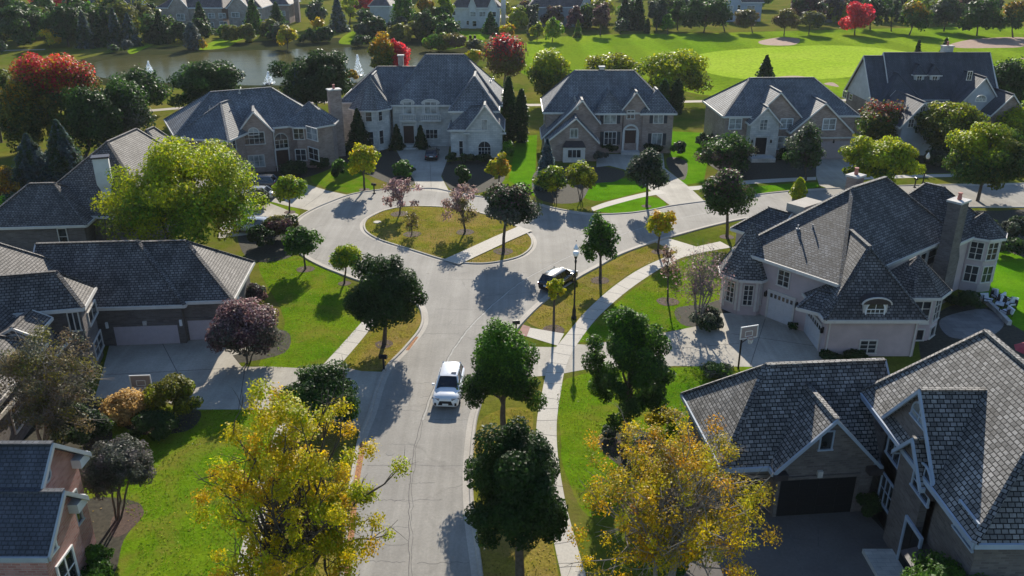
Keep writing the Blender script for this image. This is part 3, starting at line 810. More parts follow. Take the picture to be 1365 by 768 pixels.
def downspout(h, wall, u, z0, z1):
    m = MB(); slab(m, wall, u-.05, u+.05, z0, z1, 0, .1); h.part('downspout', m, h.trim)
def vents(h, pts):
    for p in pts:
        m = MB(); m.box((p[0], p[1], 0), (.3, .3, .35), 0, p[2]-.1); m.lathe((p[0], p[1], p[2]+.2), [(.07, 0), (.07, .35)], 8); h.part('roof_vent', m, 'metal')

# ---- A: brick house with a corner bay, turned towards the circle
def zA(a, b): return (225 + a/5.909, 105 + b/5.909)
def rA(a, b, c, d): return zA(a, b) + zA(c, d)
h = House('brick_house', 'brown brick house with arched entry window, round corner bay and chimney beside the pond trees', (-36, 115), 'brick_brown', 'roof_blue')
A1 = h.wing((-44.2, 110.0), (-25.9, 119.2), 12.5, 5.8, 10.2, 'x', (6, 6.2))
A2 = h.wing(G(*zA(15, 465), 5.6), (G(*zA(470, 490), 5.6)[0], G(*zA(470, 490), 5.6)[1]), 9, 5.6, 9.2, 'y', (6.2, 0))
gl, gr = G(*zA(540, 415), 5.8), G(*zA(825, 400), 5.8)
A3 = h.wing((gl[0], gl[1]-.4), (gr[0]+.1, gr[1]-.3), 7, 5.6, 8.4, 'y', (0, 0), ov=.3, og=.3)
bt = h.turret((-28.4, 119.4), 3.5, 5.8, 8.7, 8)
h.chimney((-25.6, 123.2), (1.7, 1.3), 0, 9.6, 'brick_brown', R(27), 1)
h.window(A3.front, rA(592, 425, 752, 515), 4, 2); h.window(A3.front, rA(628, 388, 705, 440), 2, 1, True, pale=True)
h.window(A3.front, rA(632, 605, 752, 692), 3, 2, pale=True)
h.window(A1.front, rA(835, 432, 935, 545), 3, 2, True)
h.door(A1.front, rA(845, 560, 945, 680))
for k, (rr_, q) in enumerate([((985, 390, 1062, 475), 0), ((1002, 558, 1080, 640), 0), ((1090, 388, 1170, 478), 1), ((1106, 550, 1180, 635), 1)]):
    h.window(bt[q], rA(*rr_), 2, 2, pale=(k == 2))
h.window(A2.right, rA(500, 480, 525, 560), 1, 2)
d_ = h.wing(G(*zA(165, 505), 3.4), G(*zA(300, 560), 3.4), 2.5, 3.4, 5.2, 'y', (1.4, 0), ov=.2)
downspout(h, A3.front, 2.35, 0, 5.5)
vents(h, [(-38, 119.5, 9.7), (-41, 115.5, 8.3)])
h.done(); HA = h

# ---- B: large pale stone house
def zB(a, b): return (455 + a/4.957, 65 + b/4.957)
def rB(a, b, c, d): return zB(a, b) + zB(c, d)
h = House('stone_house', 'large pale stone house with twin balconies, tall hipped roof and front gable', (-13, 130), 'stone', 'roof_blue')
B1 = h.wing((-18.6, 128.6), (-1.5, 128.6), 14.5, 6.4, 12.9, 'x', (5.2, 6.0))
B2 = h.wing((-26.6, 130.6), (-15, 130.6), 12.5, 6.4, 10.9, 'x', (5.4, 0))
bt = h.turret((-21.3, 128.9), 3.0, 6.1, 10.6, 8)
h.wing((-24.3, 128.6), (-18.3, 128.6), 7, 6.1, 10.4, 'y', (3.0, 0), ov=.5)
B3 = h.wing((-9.3, 124.4), (-1.9, 124.4), 10, 6.3, 10.7, 'y', (3.8, 0))
B4 = h.wing((-6.75, 121.6), (-1.1, 121.6), 8, 4.1, 7.7, 'y', (0, 0), ov=.35)
B5 = h.wing((-9.3, 121.9), (-4, 121.9), 6, 4.1, 7.0, 'x', (3.2, 0), ov=.35)
# two wall dormers with arched tops and balconies
for (x0, y0, x1, y1), dr in (((415, 368, 465, 425), 0), ((555, 365, 630, 425), 0)):
    u0, u1, z0, z1 = B1.front.rect(rB(x0, y0, x1, y1)); z1 = max(z1, z0+1.6)
    k = MB(); slab(k, B1.front, u0-.45, u1+.45, 5.0, z1-.1, 0, .35)
    cu = (u0+u1)/2; ra = (u1-u0)/2+.45
    P = [(cu+ra*math.cos(math.pi*j/10), z1-.1+.55*math.sin(math.pi*j/10)) for j in range(11)]
    n_ = len(P); vs = [B1.front.at(p[0], p[1], .35) for p in P] + [B1.front.at(p[0], p[1], -1.4) for p in P]
    k.add(vs, [tuple(range(n_)), tuple(range(2*n_-1, n_-1, -1))] + [(i, n_+i, n_+i+1, i+1) for i in range(n_-1)] + [(n_-1, 2*n_-1, n_, 0)])
    dm = h.part('dormer', k, 'stone')
    k = MB()
    for j in range(10):
        a, b = math.pi*j/10, math.pi*(j+1)/10
        p, q = B1.front.at(cu+ra*math.cos(a)*1.03, z1-.08+.6*math.sin(a), .36), B1.front.at(cu+ra*math.cos(b)*1.03, z1-.08+.6*math.sin(b), .36)
        k.bar(p, q, .14, .14, B1.front.n + (0,))
    h.part('dormer_arch', k, 'trim', dm)
    w2 = Wall(B1.front.at(0, 0, .35), B1.front.n)
    h.window(w2, None, 2 if u1-u0 > 1.6 else 1, 2, False, pale=True, metres=(u0, u1, z0, z1+.1))
    k = MB(); slab(k, B1.front, u0-.7, u1+.7, z0-1.1, z0-.9, 0, 1.0)
    bal = h.part('balcony', k, 'trim')
    k = MB(); slab(k, B1.front, u0-.65, u1+.65, z0-.14, z0-.02, .85, 1.0)
    nb = 9
    for j in range(nb+1):
        u = u0-.6 + (u1-u0+1.2)*j/nb; c = B1.front.at(u, z0-.9, .92); k.lathe(c, [(.06, 0), (.1, .25), (.05, .55), (.08, .78)], 6)
    h.part('balustrade', k, 'trim', bal)
h.door(B1.front, None, metres=(B1.front.rect(rB(412, 505, 480, 600))[0], B1.front.rect(rB(412, 505, 480, 600))[1], .5, 3.2))
u0, u1, _, _ = B1.front.rect(rB(412, 505, 480, 600))
k = MB(); slab(k, B1.front, u0-.9, u1+.9, .02, .25, 0, 2.2); slab(k, B1.front, u0-.6, u1+.6, .25, .48, 0, 1.4); h.part('front_steps', k, 'stone')
k = MB(); slab(k, B1.front, u0-.5, u0-.2, .5, 3.7, 0, .3); slab(k, B1.front, u1+.2, u1+.5, .5, 3.7, 0, .3); slab(k, B1.front, u0-.6, u1+.6, 3.7, 4.0, 0, .4); h.part('door_surround', k, 'trim')
h.window(B1.front, rB(560, 535, 635, 592), 3, 2)
h.window(bt[0], rB(162, 415, 200, 480), 1, 2); h.window(bt[1], rB(245, 412, 268, 475), 1, 2)
h.window(bt[0], rB(178, 550, 212, 632), 1, 2); h.window(bt[1], rB(252, 540, 277, 628), 1, 2)
h.window(B4.front, rB(928, 470, 962, 538), 1, 1, pale=True); h.window(B4.front, rB(906, 612, 986, 700), 4, 2, True)
h.window(B5.front, rB(780, 610, 803, 698), 1, 2)
for u in (-2.62, 2.62):
    k = MB(); slab(k, B4.front, u-.45, u+.45, 3.55, 3.75, 0, .45); h.part('eave_return', k, 'trim')
h.chimney((-17.7, 138.5), (.8, .8), 8, 12.3, 'brick_tan', 0, 0)
vents(h, [(-2.9, 133.5, 9.3), (-3.3, 132.0, 9.2)])
h.done()

# ---- C: brown brick house with paired front gables over the low garage
def zC(a, b): return (705 + a/5.486, 85 + b/5.486)
def rC(a, b, c, d): return zC(a, b) + zC(c, d)
h = House('brick_house', 'reddish brick house with arched door, hexagonal corner roofs and two nested gables on its left', (14, 126), 'brick_brown', 'roof_blue')
C1 = h.wing((4.6, 125.0), (24.0, 125.0), 11.6, 6.0, 11.2, 'x', (4.9, 5.6))
yg = 119.6
xl, xr = G(727, 189, 2.8)[0], G(800, 192, 2.9)[0]
C2 = h.wing((xl, yg), (xr, yg), 8, 2.8, 6.3, 'y', (0, 0), ov=.3, rf=.56)
xl2, xr2 = G(723, 178, 3.0)[0] - .2, G(800, 163, 5.0)[0]
C3 = h.wing((xl2, 122.3), (xr2, 122.3), 7, (2.8, 5.0), 8.3, 'y', (0, 0), ov=.3, rf=.68)
for (a, b, c) in (((480, 360), (705, 356), (585, 205)), ((812, 356), (1075, 356), (930, 190))):
    p, q = G(*zC(*a), 6.0), G(*zC(*b), 6.0)
    W3 = h.wing((p[0], 124.3), (q[0], 124.3), 5, 6.0, 9.0, 'y', ((q[0]-p[0])*.5, 0), ov=.4)
    if a[0] == 480: CL = W3
    else: CR = W3
gp_, gq_ = G(*zC(660, 285), 6.7), G(*zC(845, 280), 6.7)
C4 = h.wing((gp_[0], 124.6), (gq_[0], 124.6), 6, 6.6, 9.1, 'y', (0, 0), ov=.25)
h.window(CL.front, rC(553, 368, 636, 435), 2, 1, shutters=True, pale=True); h.window(CL.front, rC(553, 500, 636, 590), 3, 2, shutters=True)
h.window(CR.front, rC(915, 372, 980, 433), 2, 1, shutters=True, pale=True); h.window(CR.front, rC(902, 512, 970, 592), 2, 1, shutters=True, pale=True)
h.window(C4.front, rC(720, 345, 770, 400), 2, 2)
h.door(C4.front, rC(700, 485, 782, 580))
u0, u1, z0, z1 = C4.front.rect(rC(690, 440, 795, 600))
k = MB()
for j in range(10):
    a, b = math.pi*j/10, math.pi*(j+1)/10; cu = (u0+u1)/2; ra = (u1-u0)/2
    k.bar(C4.front.at(cu+ra*math.cos(a), z1-1.2+ra*math.sin(a), .15), C4.front.at(cu+ra*math.cos(b), z1-1.2+ra*math.sin(b), .15), .25, .3, C4.front.n+(0,))
slab(k, C4.front, u0-.15, u0+.12, .3, z1-1.2, 0, .3); slab(k, C4.front, u1-.12, u1+.15, .3, z1-1.2, 0, .3)
h.part('door_surround', k, 'trim')
k = MB(); slab(k, C4.front, u0-.3, u1+.3, .02, .4, 0, 1.3); h.part('front_steps', k, 'stone')
h.window(C2.front, rC(305, 478, 355, 540), 2, 1, pale=True)
# square bay with its own little roof
u0, u1, z0, z1 = C2.front.rect(rC(248, 612, 408, 700))
k = MB(); slab(k, C2.front, u0, u1, .02, 2.2, 0, .8); by = h.part('bay', k, 'trim')
k = MB(); P = [C2.front.at(u0-.1, 2.2, .95), C2.front.at(u1+.1, 2.2, .95), C2.front.at(u1+.1, 2.2, 0), C2.front.at(u0-.1, 2.2, 0), C2.front.at(u0+.4, 3.0, .02), C2.front.at(u1-.4, 3.0, .02)]
k.add(P, [(0, 1, 5, 4), (0, 4, 3), (1, 2, 5), (3, 2, 1, 0), (3, 4, 5, 2)]); h.part('bay_roof', k, 'copper', by)
h.window(Wall(C2.front.at(0, 0, .8), C2.front.n), None, 3, 1, metres=(u0+.7, u1-.65, .75, 1.85))
h.window(C1.left, None, 1, 2, metres=(-1, 0, 3.8, 5.1))
h.chimney((13.6, 131.2), (.7, .7), 9, 11.6, 'metal', 0, 0)
vents(h, [(G(*zC(320+10*j, 225+20*j), 7.6)[0], 126.4-1.3*j, 7.75-.25*j) for j in range(4)])
h.done()

# ---- D: brown brick house with stone entry gable and double garage
def zD(a, b): return (925 + a/5.487, 95 + b/5.487)
def rD(a, b, c, d): return zD(a, b) + zD(c, d)
h = House('brick_house', 'brown brick house with pale stone entry gable and wide taupe garage door', (40, 126), 'brick_brown', 'roof_blue')
D1 = h.wing((30.6, 122.6), (50.6, 123.3), 12.4, 5.9, 10.4, 'x', (5.2, 5.2))
D2 = h.wing((G(*zD(468, 330), 5.9)[0]-1.0, 121.9), (G(*zD(795, 332), 5.9)[0], 122.1), 8, 5.7, 9.5, 'y', (0, 0), ov=.3)
D3 = h.wing((G(*zD(403, 380), 5.2)[0], 120.9), (G(*zD(630, 372), 5.2)[0], 121.0), 4, 5.1, 7.6, 'y', (0, 0), ov=.3, wall='stone')
D4 = h.wing((G(*zD(738, 455), 4.2)[0]-.2, 120.6), (G(*zD(1197, 455), 4.2)[0]+.1, 120.9), 8, 4.0, 8.2, 'y', (0, 0), ov=.3)
h.window(D1.front, rD(260, 348, 345, 420), 2, 2, frame='white', pale=True)
h.window(D2.front, rD(635, 350, 718, 418), 2, 2, frame='white', pale=True); h.window(D2.front, rD(613, 480, 702, 568), 2, 2, frame='white', pale=True)
h.window(D3.front, rD(484, 355, 535, 428), 2, 3, pale=True)
h.window(D4.front, rD(945, 350, 1032, 425), 2, 2, frame='white', pale=True)
h.window(D1.front, rD(250, 480, 340, 570), 2, 2, frame='white')
u0, u1, z0, z1 = D3.front.rect(rD(445, 485, 528, 600))
h.door(D3.front, None, 'dark', metres=(u0, u1, .7, z1))
k = MB(); slab(k, D3.front, u0-.9, u1+.9, .02, .6, 0, 2.2); h.part('front_steps', k, 'stone')
k = MB(); slab(k, D3.front, u0-.25, u1+.25, z1+.1, z1+.4, 0, .25); h.part('door_lintel', k, 'stone')
lamp(h, D3.front, u0-.5, 2.6); lamp(h, D3.front, u1+.6, 2.6)
h.garage(D4.front, rD(880, 512, 1165, 630), 'gdoor', 4, 4)
u0, u1, z0, z1 = D4.front.rect(rD(885, 500, 1165, 512)); k = MB(); slab(k, D4.front, u0-.5, u1+.6, 3.05, 3.25, 0, .14); h.part('stone_band', k, 'stone')
lamp(h, D4.front, (u0+u1)/2-.1, 2.6)
h.done()

# ---- E: long gabled house with two roof dormers, upper right
def zE(a, b): return (1110 + a/5.487, 60 + b/5.487)
def rE(a, b, c, d): return zE(a, b) + zE(c, d)
h = House('gabled_house', 'long dark brick house with grey gable ends and two small dormers by the golf green', (66, 139), 'brick_dark', 'roof_dark')
E1 = h.wing((56.3, 133.6), (76.6, 133.6), 11.6, 5.9, 12.2, 'x', (0, 0), gable='siding_gray')
E1b = h.wing((59.4, 133.9), (76.4, 133.9), 11, 6.2, 12.7, 'x', (0, 0), walls=False)
E2 = h.wing((57.0, 132.0), (64.2, 132.0), 8, 5.7, 10.0, 'y', (3.6, 0))
E3 = h.wing((56.6, 123.0), (62.6, 123.0), 10, 4.2, 7.9, 'y', (0, 0), wall='siding_gray')
E4 = h.wing((68.4, 130.5), (75.2, 130.5), 8, 5.9, 10.2, 'y', (0, 0), wall='siding_gray')
E5 = h.wing((72.0, 127.5), (77.6, 127.5), 8, 5.0, 8.2, 'y', (0, 0), wall='brick_brown')
for a, b in (((590, 220), (682, 232)), ((705, 222), (795, 230))):
    xa = AY(*zE(*a), 136.2)[0]; xb = AY(*zE(*b), 136.2)[0]; z = AY(*zE(*a), 136.2)[1]
    W3 = h.wing((xa, 136.0), (xb, 136.0), 3.4, z, z+1.5, 'y', (.9, 0), ov=.22, z0=z-1.6, wall='siding_gray', t=.08)
    h.window(W3.front, None, 2, 2, metres=(-.35, .35, z-1.05, z-.15))
h.window(E4.front, rE(985, 195, 1015, 255), 2, 2); h.window(E3.front, rE(640, 450, 670, 520), 2, 2); h.window(E3.front, rE(555, 545, 590, 600), 2, 2)
h.window(E1.left, rE(78, 340, 105, 385), 2, 2); h.window(E1.left, rE(125, 360, 145, 400), 1, 2)
h.window(E5.front, rE(1050, 370, 1120, 410), 3, 1, True, pale=True)
h.chimney((70.3, 141.2), (1.6, 1.0), 9, 13.4, 'stone', 0, 1)
vents(h, [(57.9+.3, 127.6+.0-j*1.2, 6.6) for j in range(3)])
h.done()
# ---- F: low house with tall pale chimney, left
def zF(a, b): return (a*.41667, 180 + b*.41667)
h = House('ranch_house', 'low brown house with tall pale chimney, half hidden behind the big yellow tree', (-46, 86), 'brick_dark', 'roof_brown')
F1 = h.wing((-54.5, 81.4), (-43.6, 82.4), 9, 3.0, 6.3, 'x', (4.2, 4.2))
F2 = h.wing((-52.0, 85.4), (-37.2, 84.2), 16, 3.2, 9.6, 'y', (6.4, 3.0))
F3 = h.wing((-49.0, 97.5), (-38.6, 96.5), 8, 3.4, 8.9, 'y', (3.2, 3))
h.chimney((-42.9, 86.6), (1.5, 1.1), 3, 9.0, 'siding_white', R(20), 0, 'copper', (1.0, .9))
h.window(F1.front, zF(190, 300) + zF(215, 350), 1, 2)
h.done()

# ---- G: left front house with garage court
def zG(a, b): return (a/3.84, 370 + b/3.84)
def rG(a, b, c, d): return zG(a, b) + zG(c, d)
h = House('garage_house', 'large brown brick house with grey shake roof and taupe garage doors on the left court', (-32, 62), 'brick_dark', 'roof_brown')
G1 = h.wing((-38.3, 60.2), (-25.9, 61.2), 9.2, 3.55, 7.4, 'x', (0, 4.4))
G2 = h.wing((-31.0, 61.3), (-22.3, 62.05), 8.6, 3.6, 7.25, 'x', (0, 4.3))
h.garage(G1.front, rG(592, 245, 920, 370), 'gdoor_lilac', 6, 4)
h.garage(G2.front, rG(968, 215, 1135, 335), 'gdoor_lilac', 3, 4)
u0, u1, z0, z1 = G1.front.rect(rG(592, 245, 920, 370))
k = MB(); slab(k, G1.front, (u0+u1)/2-.15, (u0+u1)/2+.15, z1+.05, z1+.4, 0, .15); h.part('keystone', k, 'stone')
for u in (u0-.45, u1+.3):
    k = MB(); slab(k, G1.front, u-.09, u+.09, 1.6, 2.1, 0, .16); h.part('wall_lantern', k, 'globe')
h.window(G2.right, None, 2, 2, frame='white', metres=(-2.2, -1.0, 1.0, 2.4))
# main block: ridge runs away from the camera, its long slope falls to the right
G3 = h.wing((-48.2, 43.0), (-31.6, 44.2), 22.6, (4.5, 3.3), 9.7, 'y', (5, 5.5), rf=.5)
# two storey bay turned to the court
G4 = h.wing((-36.6, 54.6), (-31.0, 55.9), 4.1, 5.7, 7.9, 'x', (0, 1.9), ov=.35)
h.window(G4.front, rG(355, 178, 405, 270), 2, 1); h.window(G4.right, rG(445, 140, 495, 225), 2, 1); h.window(G4.right, rG(478, 290, 525, 400), 2, 2)
k = MB(); w_ = G4.front
# arched dormer beside the bay
D_ = h.wing((-35.2, 51.6), (-32.5, 51.9), 3.0, 5.4, 6.1, 'y', (0, 0), ov=.15, og=.1, z0=3, t=.1)
h.window(D_.front, None, 2, 1, True, metres=(-.8, .8, 4.2, 5.5), pale=False)
G5 = h.wing((-46, 41.5), (-31.2, 43.6), 9.6, 4.3, 8.2, 'x', (4, 4.6))
h.window(G5.right, None, 3, 2, True, metres=(-1.5, 1.5, 1.0, 3.6))
vents(h, [(-34.0, 50, 5.9)])
h.done()

# ---- H: beige stucco house on the right
def zH(a, b): return (950 + a/2.793, 215 + b/2.793)
def rH(a, b, c, d): return zH(a, b) + zH(c, d)
h = House('stucco_house', 'beige stucco house with slate shake roof, corner turrets and white garage doors', (29, 64), 'stucco', 'roof_worn', 'trim')
c0 = (25.67, 61.1); e1 = (.7826, .6225); e2 = (-.6225, .7826)
def HL(u, v): return (c0[0] + e1[0]*u + e2[0]*v, c0[1] + e1[1]*u + e2[1]*v)
# main hipped block seen across its corner: u along the garden front, v along the court front
H1 = h.wing(HL(0, 0), HL(19.0, 0), 10.4, 5.3, 10.4, 'x', (8.8, 4.7), ov=.6)
H1b = h.wing(HL(4.6, 9.6), HL(9.6, 9.6), 4.6, 5.2, 7.3, 'y', (0, 2.2), ov=.4)
# garage wing, its end to the camera
H2 = h.wing((24.0, 58.9), (31.9, 58.9), 9.2, 3.3, 8.1, 'y', (3.3, 0), ov=.4)
# front dormer with segmental roof
H2d = Wall(H2.W(3.95, .4, 0), (0, -1))
k = MB(); u0, u1, z0, z1 = H2.front.rect(rH(568, 548, 632, 600))
z0, z1 = 3.05, 4.75; hw = (u1-u0)/2+.25; cu = (u0+u1)/2
slab(k, H2.front, cu-hw, cu+hw, 2.9, z1-.2, -2.2, .06); dm = h.part('dormer', k, 'trim')
k = MB(); P = [(cu+(hw+.2)*math.cos(math.pi*j/10), z1-.22+.55*math.sin(math.pi*j/10)) for j in range(11)]
n_ = len(P); vs = [H2.front.at(p[0], p[1], .2) for p in P] + [H2.front.at(p[0], p[1], -2.4) for p in P]
k.add(vs, [tuple(range(n_)), tuple(range(2*n_-1, n_-1, -1))] + [(i, n_+i, n_+i+1, i+1) for i in range(n_-1)] + [(n_-1, 2*n_-1, n_, 0)])
h.part('dormer_roof', k, 'copper', dm)
k = MB()
for j in range(10):
    a, b = math.pi*j/10, math.pi*(j+1)/10
    k.bar(H2.front.at(cu+(hw+.22)*math.cos(a), z1-.22+.57*math.sin(a), .22), H2.front.at(cu+(hw+.22)*math.cos(b), z1-.22+.57*math.sin(b), .22), .1, .12, (0, -1, 0))
h.part('dormer_arch', k, 'trim', dm)
h.window(Wall(H2.front.at(0, 0, .06), (0, -1)), None, 4, 3, True, metres=(cu-hw+.25, cu+hw-.25, 3.15, 4.75), frame='white')
h.window(H2.front, rH(548, 668, 606, 712), 2, 3, frame='trim')
for u in (-3.35, 3.35): downspout(h, H2.front, u, 0, 3.1)
# large and small garage doors
h.garage(H2.left, rH(330, 560, 402, 720), 'gdoor_white', 4, 3, lites=True)
HW = H1.left
u0, u1, z0, z1 = HW.rect(rH(207, 490, 300, 600))
h.garage(HW, None, 'gdoor_white', 3, 3, lites=True, metres=(u0, u1, 0, 2.45))
for u in (u0-.35, u1+.35): lamp(h, HW, u, 2.1)
lamp(h, H2.left, -3.5, 2.0); lamp(h, H2.left, 3.7, 2.0)
h.window(HW, rH(245, 408, 286, 465), 2, 3)
# small roof over the corner
h.wing((22.6, 61.3), (25.2, 59.2), 3.0, 3.3, 4.6, 'x', (1.0, 0), ov=.3, walls=False)
# left turret with quoins
tb = h.turret(HL(.9, 9.3), 2.15, 3.4, 7.7, 8, R(15), .4, wall='stucco', roof='roof_slate')
for w in tb[:3]:
    h.window(w, None, 2, 4, metres=(-.36, .36, 1.0, 2.8))
    for u in (-.66, .66):
        k = MB(); slab(k, w, u-.1, u+.1, .4, 3.2, 0, .07); h.part('quoin', k, 'trim')
# garden turret
gt = h.turret(HL(7.6, -2.1), 2.35, 4.0, 6.6, 8, R(22.5), .5, wall='stucco', roof='roof_brown')
for w in gt[:4]: h.window(w, None, 2, 3, metres=(-.62, .62, 1.6, 3.5))
for w in gt[:2]: h.window(w, None, 1, 1, metres=(-.5, .5, .1, 1.0))
for (a, b, c, d) in ((725, 362, 752, 412), (770, 345, 790, 390), (800, 330, 828, 380), (845, 308, 872, 355)):
    h.window(H1.front, rH(a, b, c, d), 1, 2)
cc = HL(15.7, -.9)
h.chimney((cc[0], cc[1]), (1.5, 1.1), 0, 9.3, 'brick_dark', math.atan2(e1[1], e1[0]), 1, 'stone', (1.9, 1.3))
cc = HL(12.0, 6.8); h.chimney((cc[0], cc[1]), (1.2, 1.0), 8, 10.5, 'brick_brown', math.atan2(e1[1], e1[0]), 1)
# right wing
H4 = h.wing(HL(16.8, -1.2), HL(23.6, -1.2), 8.5, 5.3, 9.0, 'y', (3.8, 3), ov=.4)
bt = h.turret(HL(21.6, -.9), 1.9, 5.25, 7.2, 8, R(37), .35)
for w in bt[:4]:
    h.window(w, None, 2, 3, metres=(-.5, .5, 3.2, 4.8)); h.window(w, None, 2, 2, metres=(-.5, .5, 1.0, 2.5))
k = MB(); p, q = HL(7.5, 9.6), HL(10.5, 9.6); k.bar((p[0], p[1], 7.3), (q[0], q[1], 7.3), 1.8, 1.4); h.part('flat_roof', k, 'kerb')
vents(h, [HL(3.6, 6.6)+(7.2,), HL(4.2, 5.6)+(7.4,), HL(19.4, 1.0)+(7.3,), HL(20.1, 1.2)+(7.5,)])
h.done(); HH = h

# ---- I: brick house, lower right
def zI(a, b): return (890 + a/2.2716, 430 + b/2.2716)
def rI(a, b, c, d): return zI(a, b) + zI(c, d)
h = House('brick_house', 'brown brick house with black garage door and bright shake roof, lower right corner', (20, 40), 'brick_dark', 'roof_slate', 'siding_blue')
I1 = h.wing((11.7, 39.6), (22.5, 40.5), 8.4, 3.2, 7.4, 'x', (3.6, 0))
I2 = h.wing((14.5, 39.2), (20.75, 39.8), 5, 3.2, 6.5, 'y', (0, 0), ov=.35, og=.3)
I3 = h.wing((20.4, 30.0), (30.2, 30.0), 13.4, 6.0, 11.2, 'y', (4.0, 2.6), ov=.45)
# cross gable facing the court
I4 = h.wing((20.55, 40.6), (20.55, 34.0), 6.5, 5.9, 9.6, 'y', (0, 0), ov=.3, og=.3)
I5 = h.wing((20.15, 37.9), (20.15, 34.6), 3.4, 5.6, 7.4, 'y', (0, 0), ov=.25, og=.3)
h.garage(I2.front, rI(335, 470, 562, 560), 'gdoor_black', 4, 4)
u0, u1, z0, z1 = I2.front.rect(rI(335, 470, 562, 560))
k = MB(); slab(k, I2.front, (u0+u1)/2-.15, (u0+u1)/2+.15, z1+.1, z1+.5, 0, .16); h.part('keystone', k, 'stone')
h.garage(I1.front, rI(178, 470, 285, 555), 'gdoor_black', 2, 4)
h.window(I2.front, rI(463, 330, 497, 382), 1, 1)
LW = I4.front   # faces the court (left)
h.window(LW, rI(668, 330, 712, 425), 2, 1); h.window(LW, rI(642, 470, 688, 565), 3, 2)
h.window(LW, rI(742, 245, 790, 305), 2, 1, True, pale=True)
EW = I5.front
h.window(EW, rI(745, 425, 805, 535), 2, 2, True)
u0, u1, z0, z1 = EW.rect(rI(715, 540, 790, 690)); h.door(EW, None, 'dark', metres=(u0+.3, u1-.3, .3, 2.9))
h.window(I3.left, rI(872, 565, 942, 665), 2, 1)
k = MB(); slab(k, EW, u0-.6, u1+.6, .03, .28, 0, 1.6); h.part('front_steps', k, 'stone')
# low porch roof
k = MB(); P = [I3.left.at(2.6, 2.6, 0), I3.left.at(5.4, 2.6, 0), I3.left.at(5.4, 2.2, 1.3), I3.left.at(2.6, 2.2, 1.3)]
P = [(p[0], p[1], p[2]) for p in P]; k.add(P + [(p[0], p[1], p[2]-.15) for p in P], [(0, 1, 2, 3), (7, 6, 5, 4), (0, 3, 7, 4), (3, 2, 6, 7), (2, 1, 5, 6)]); h.part('porch_roof', k, 'copper')
for w, u, z in ((LW, -3.1, 5.55), (LW, 3.1, 5.55), (I2.front, -2.75, 2.95), (I2.front, 2.75, 2.95)):
    k = MB(); slab(k, w, u-.4, u+.4, z-.15, z+.2, 0, .5); h.part('eave_return', k, 'copper')
I7 = h.wing((27.0, 27.5), (33.5, 27.5), 6, 4.0, 7.5, 'x', (3, 3), wall='brick_pink')
h.done()

# ---- J: pink brick house, lower left
def zJ(a, b): return (a/4.0846, 580 + b/4.0846)
h = House('pink_brick_house', 'pink brick house with plain dark slope and stepped white eaves, lower left corner', (-25, 34), 'brick_pink', 'roof_dark', 'siding_gray')
J1 = h.wing((-36, 30.9), (-22.3, 30.9), 6.9, (4.5, 5.5), 8.0, 'x', (0, 0), og=.5, rf=.58)
J2 = h.wing((-30, 30.86), (-21.2, 30.86), 4.0, (4.52, 4.9), 6.5, 'x', (0, 0), og=.5, rf=.57)
k = MB()
k.lathe((0, 0, 0), [(.42, 0), (.42, .08), (.30, .1), (.3, .02)], 18)
rot = [( J1.right.at(p[0]+.2, 6.4+p[1], p[2])) for p in k.v]; k.v = rot; h.part('round_vent', k, 'siding_gray')
h.window(J1.right, None, 2, 2, metres=(1.3, 2.2, 2.2, 4.0)); h.window(J2.right, None, 2, 2, frame='white', metres=(-.9, .5, 1.2, 3.0))
h.window(J2.right, None, 2, 1, frame='white', metres=(-1.4, -.6, 3.9, 4.6))
for w, u, z in ((J1.right, 3.0, 5.45), (J2.right, 1.6, 4.85)):
    k = MB(); slab(k, w, u-.55, u+.35, z-.25, z+.25, -.1, .5); h.part('eave_return', k, 'siding_white')
h.done()

# ---- houses beyond the pond and the golf course
def far(name, label, x0, x1, ybase, he, hr, depth, wall, roof, ends=(3, 3), wins=(), axis='x', gables=(), trim='white', chim=None, group=None):
    p, q = G(x0, ybase), G(x1, ybase)
    y = (p[1]+q[1])/2
    h = House(name, label, ((p[0]+q[0])/2, y), wall, roof, trim, group=group)
    W0 = h.wing((p[0], y), (q[0], y), depth, he, hr, axis, ends, ov=.5)
    for (a, b, zg) in gables:
        u0, u1 = G(a, ybase)[0], G(b, ybase)[0]
        Wg = h.wing((u0, y-.6), (u1, y-.6), depth*.5, he-.1, he+zg, 'y', (0, 0), ov=.3, gable=None)
    for (a, b, c, d, nx) in wins:
        h.window(W0.front if not gables else Wall((W0.front.p[0], y-.31, 0), (0, -1)) if any(g[0] <= a <= g[1] for g in gables) else W0.front, (a, b, c, d), nx, 2, frame='white', pale=(nx == 2))
    if chim:
        x = G(chim, ybase)[0]; h.chimney((x, y+depth*.35), (1.6, 1.6), 0, hr+1.2, wall, 0, 1)
    h.done(); return h
far('garage_building', 'low brown roofed building with white gable end behind the dark spruces', 112, 182, 33, 3.2, 8.2, 17, 'siding_white', 'roof_far', (0, 0), [(170, 25, 176, 30, 1)])
far('townhouse', 'long grey brick townhouse with white windows, the leftmost beyond the pond', 212, 300, 38, 6.6, 12, 20, 'brick_tan', 'roof_far', (8, 3), [(236, 19, 246, 27, 2), (222, 29, 228, 35, 1), (278, 18, 286, 24, 2), (292, 18, 301, 24, 2), (278, 30, 285, 37, 2), (293, 29, 303, 37, 2)], gables=[(228, 256, 4.2)])
far('townhouse', 'grey brick townhouse with white windows, second from left beyond the pond', 304, 352, 38, 6.6, 12, 20, 'brick_tan', 'roof_far', (3, 8), [(309, 17, 319, 23, 2), (324, 29, 332, 37, 2), (340, 18, 348, 24, 1)], gables=[(306, 336, 4.0)])
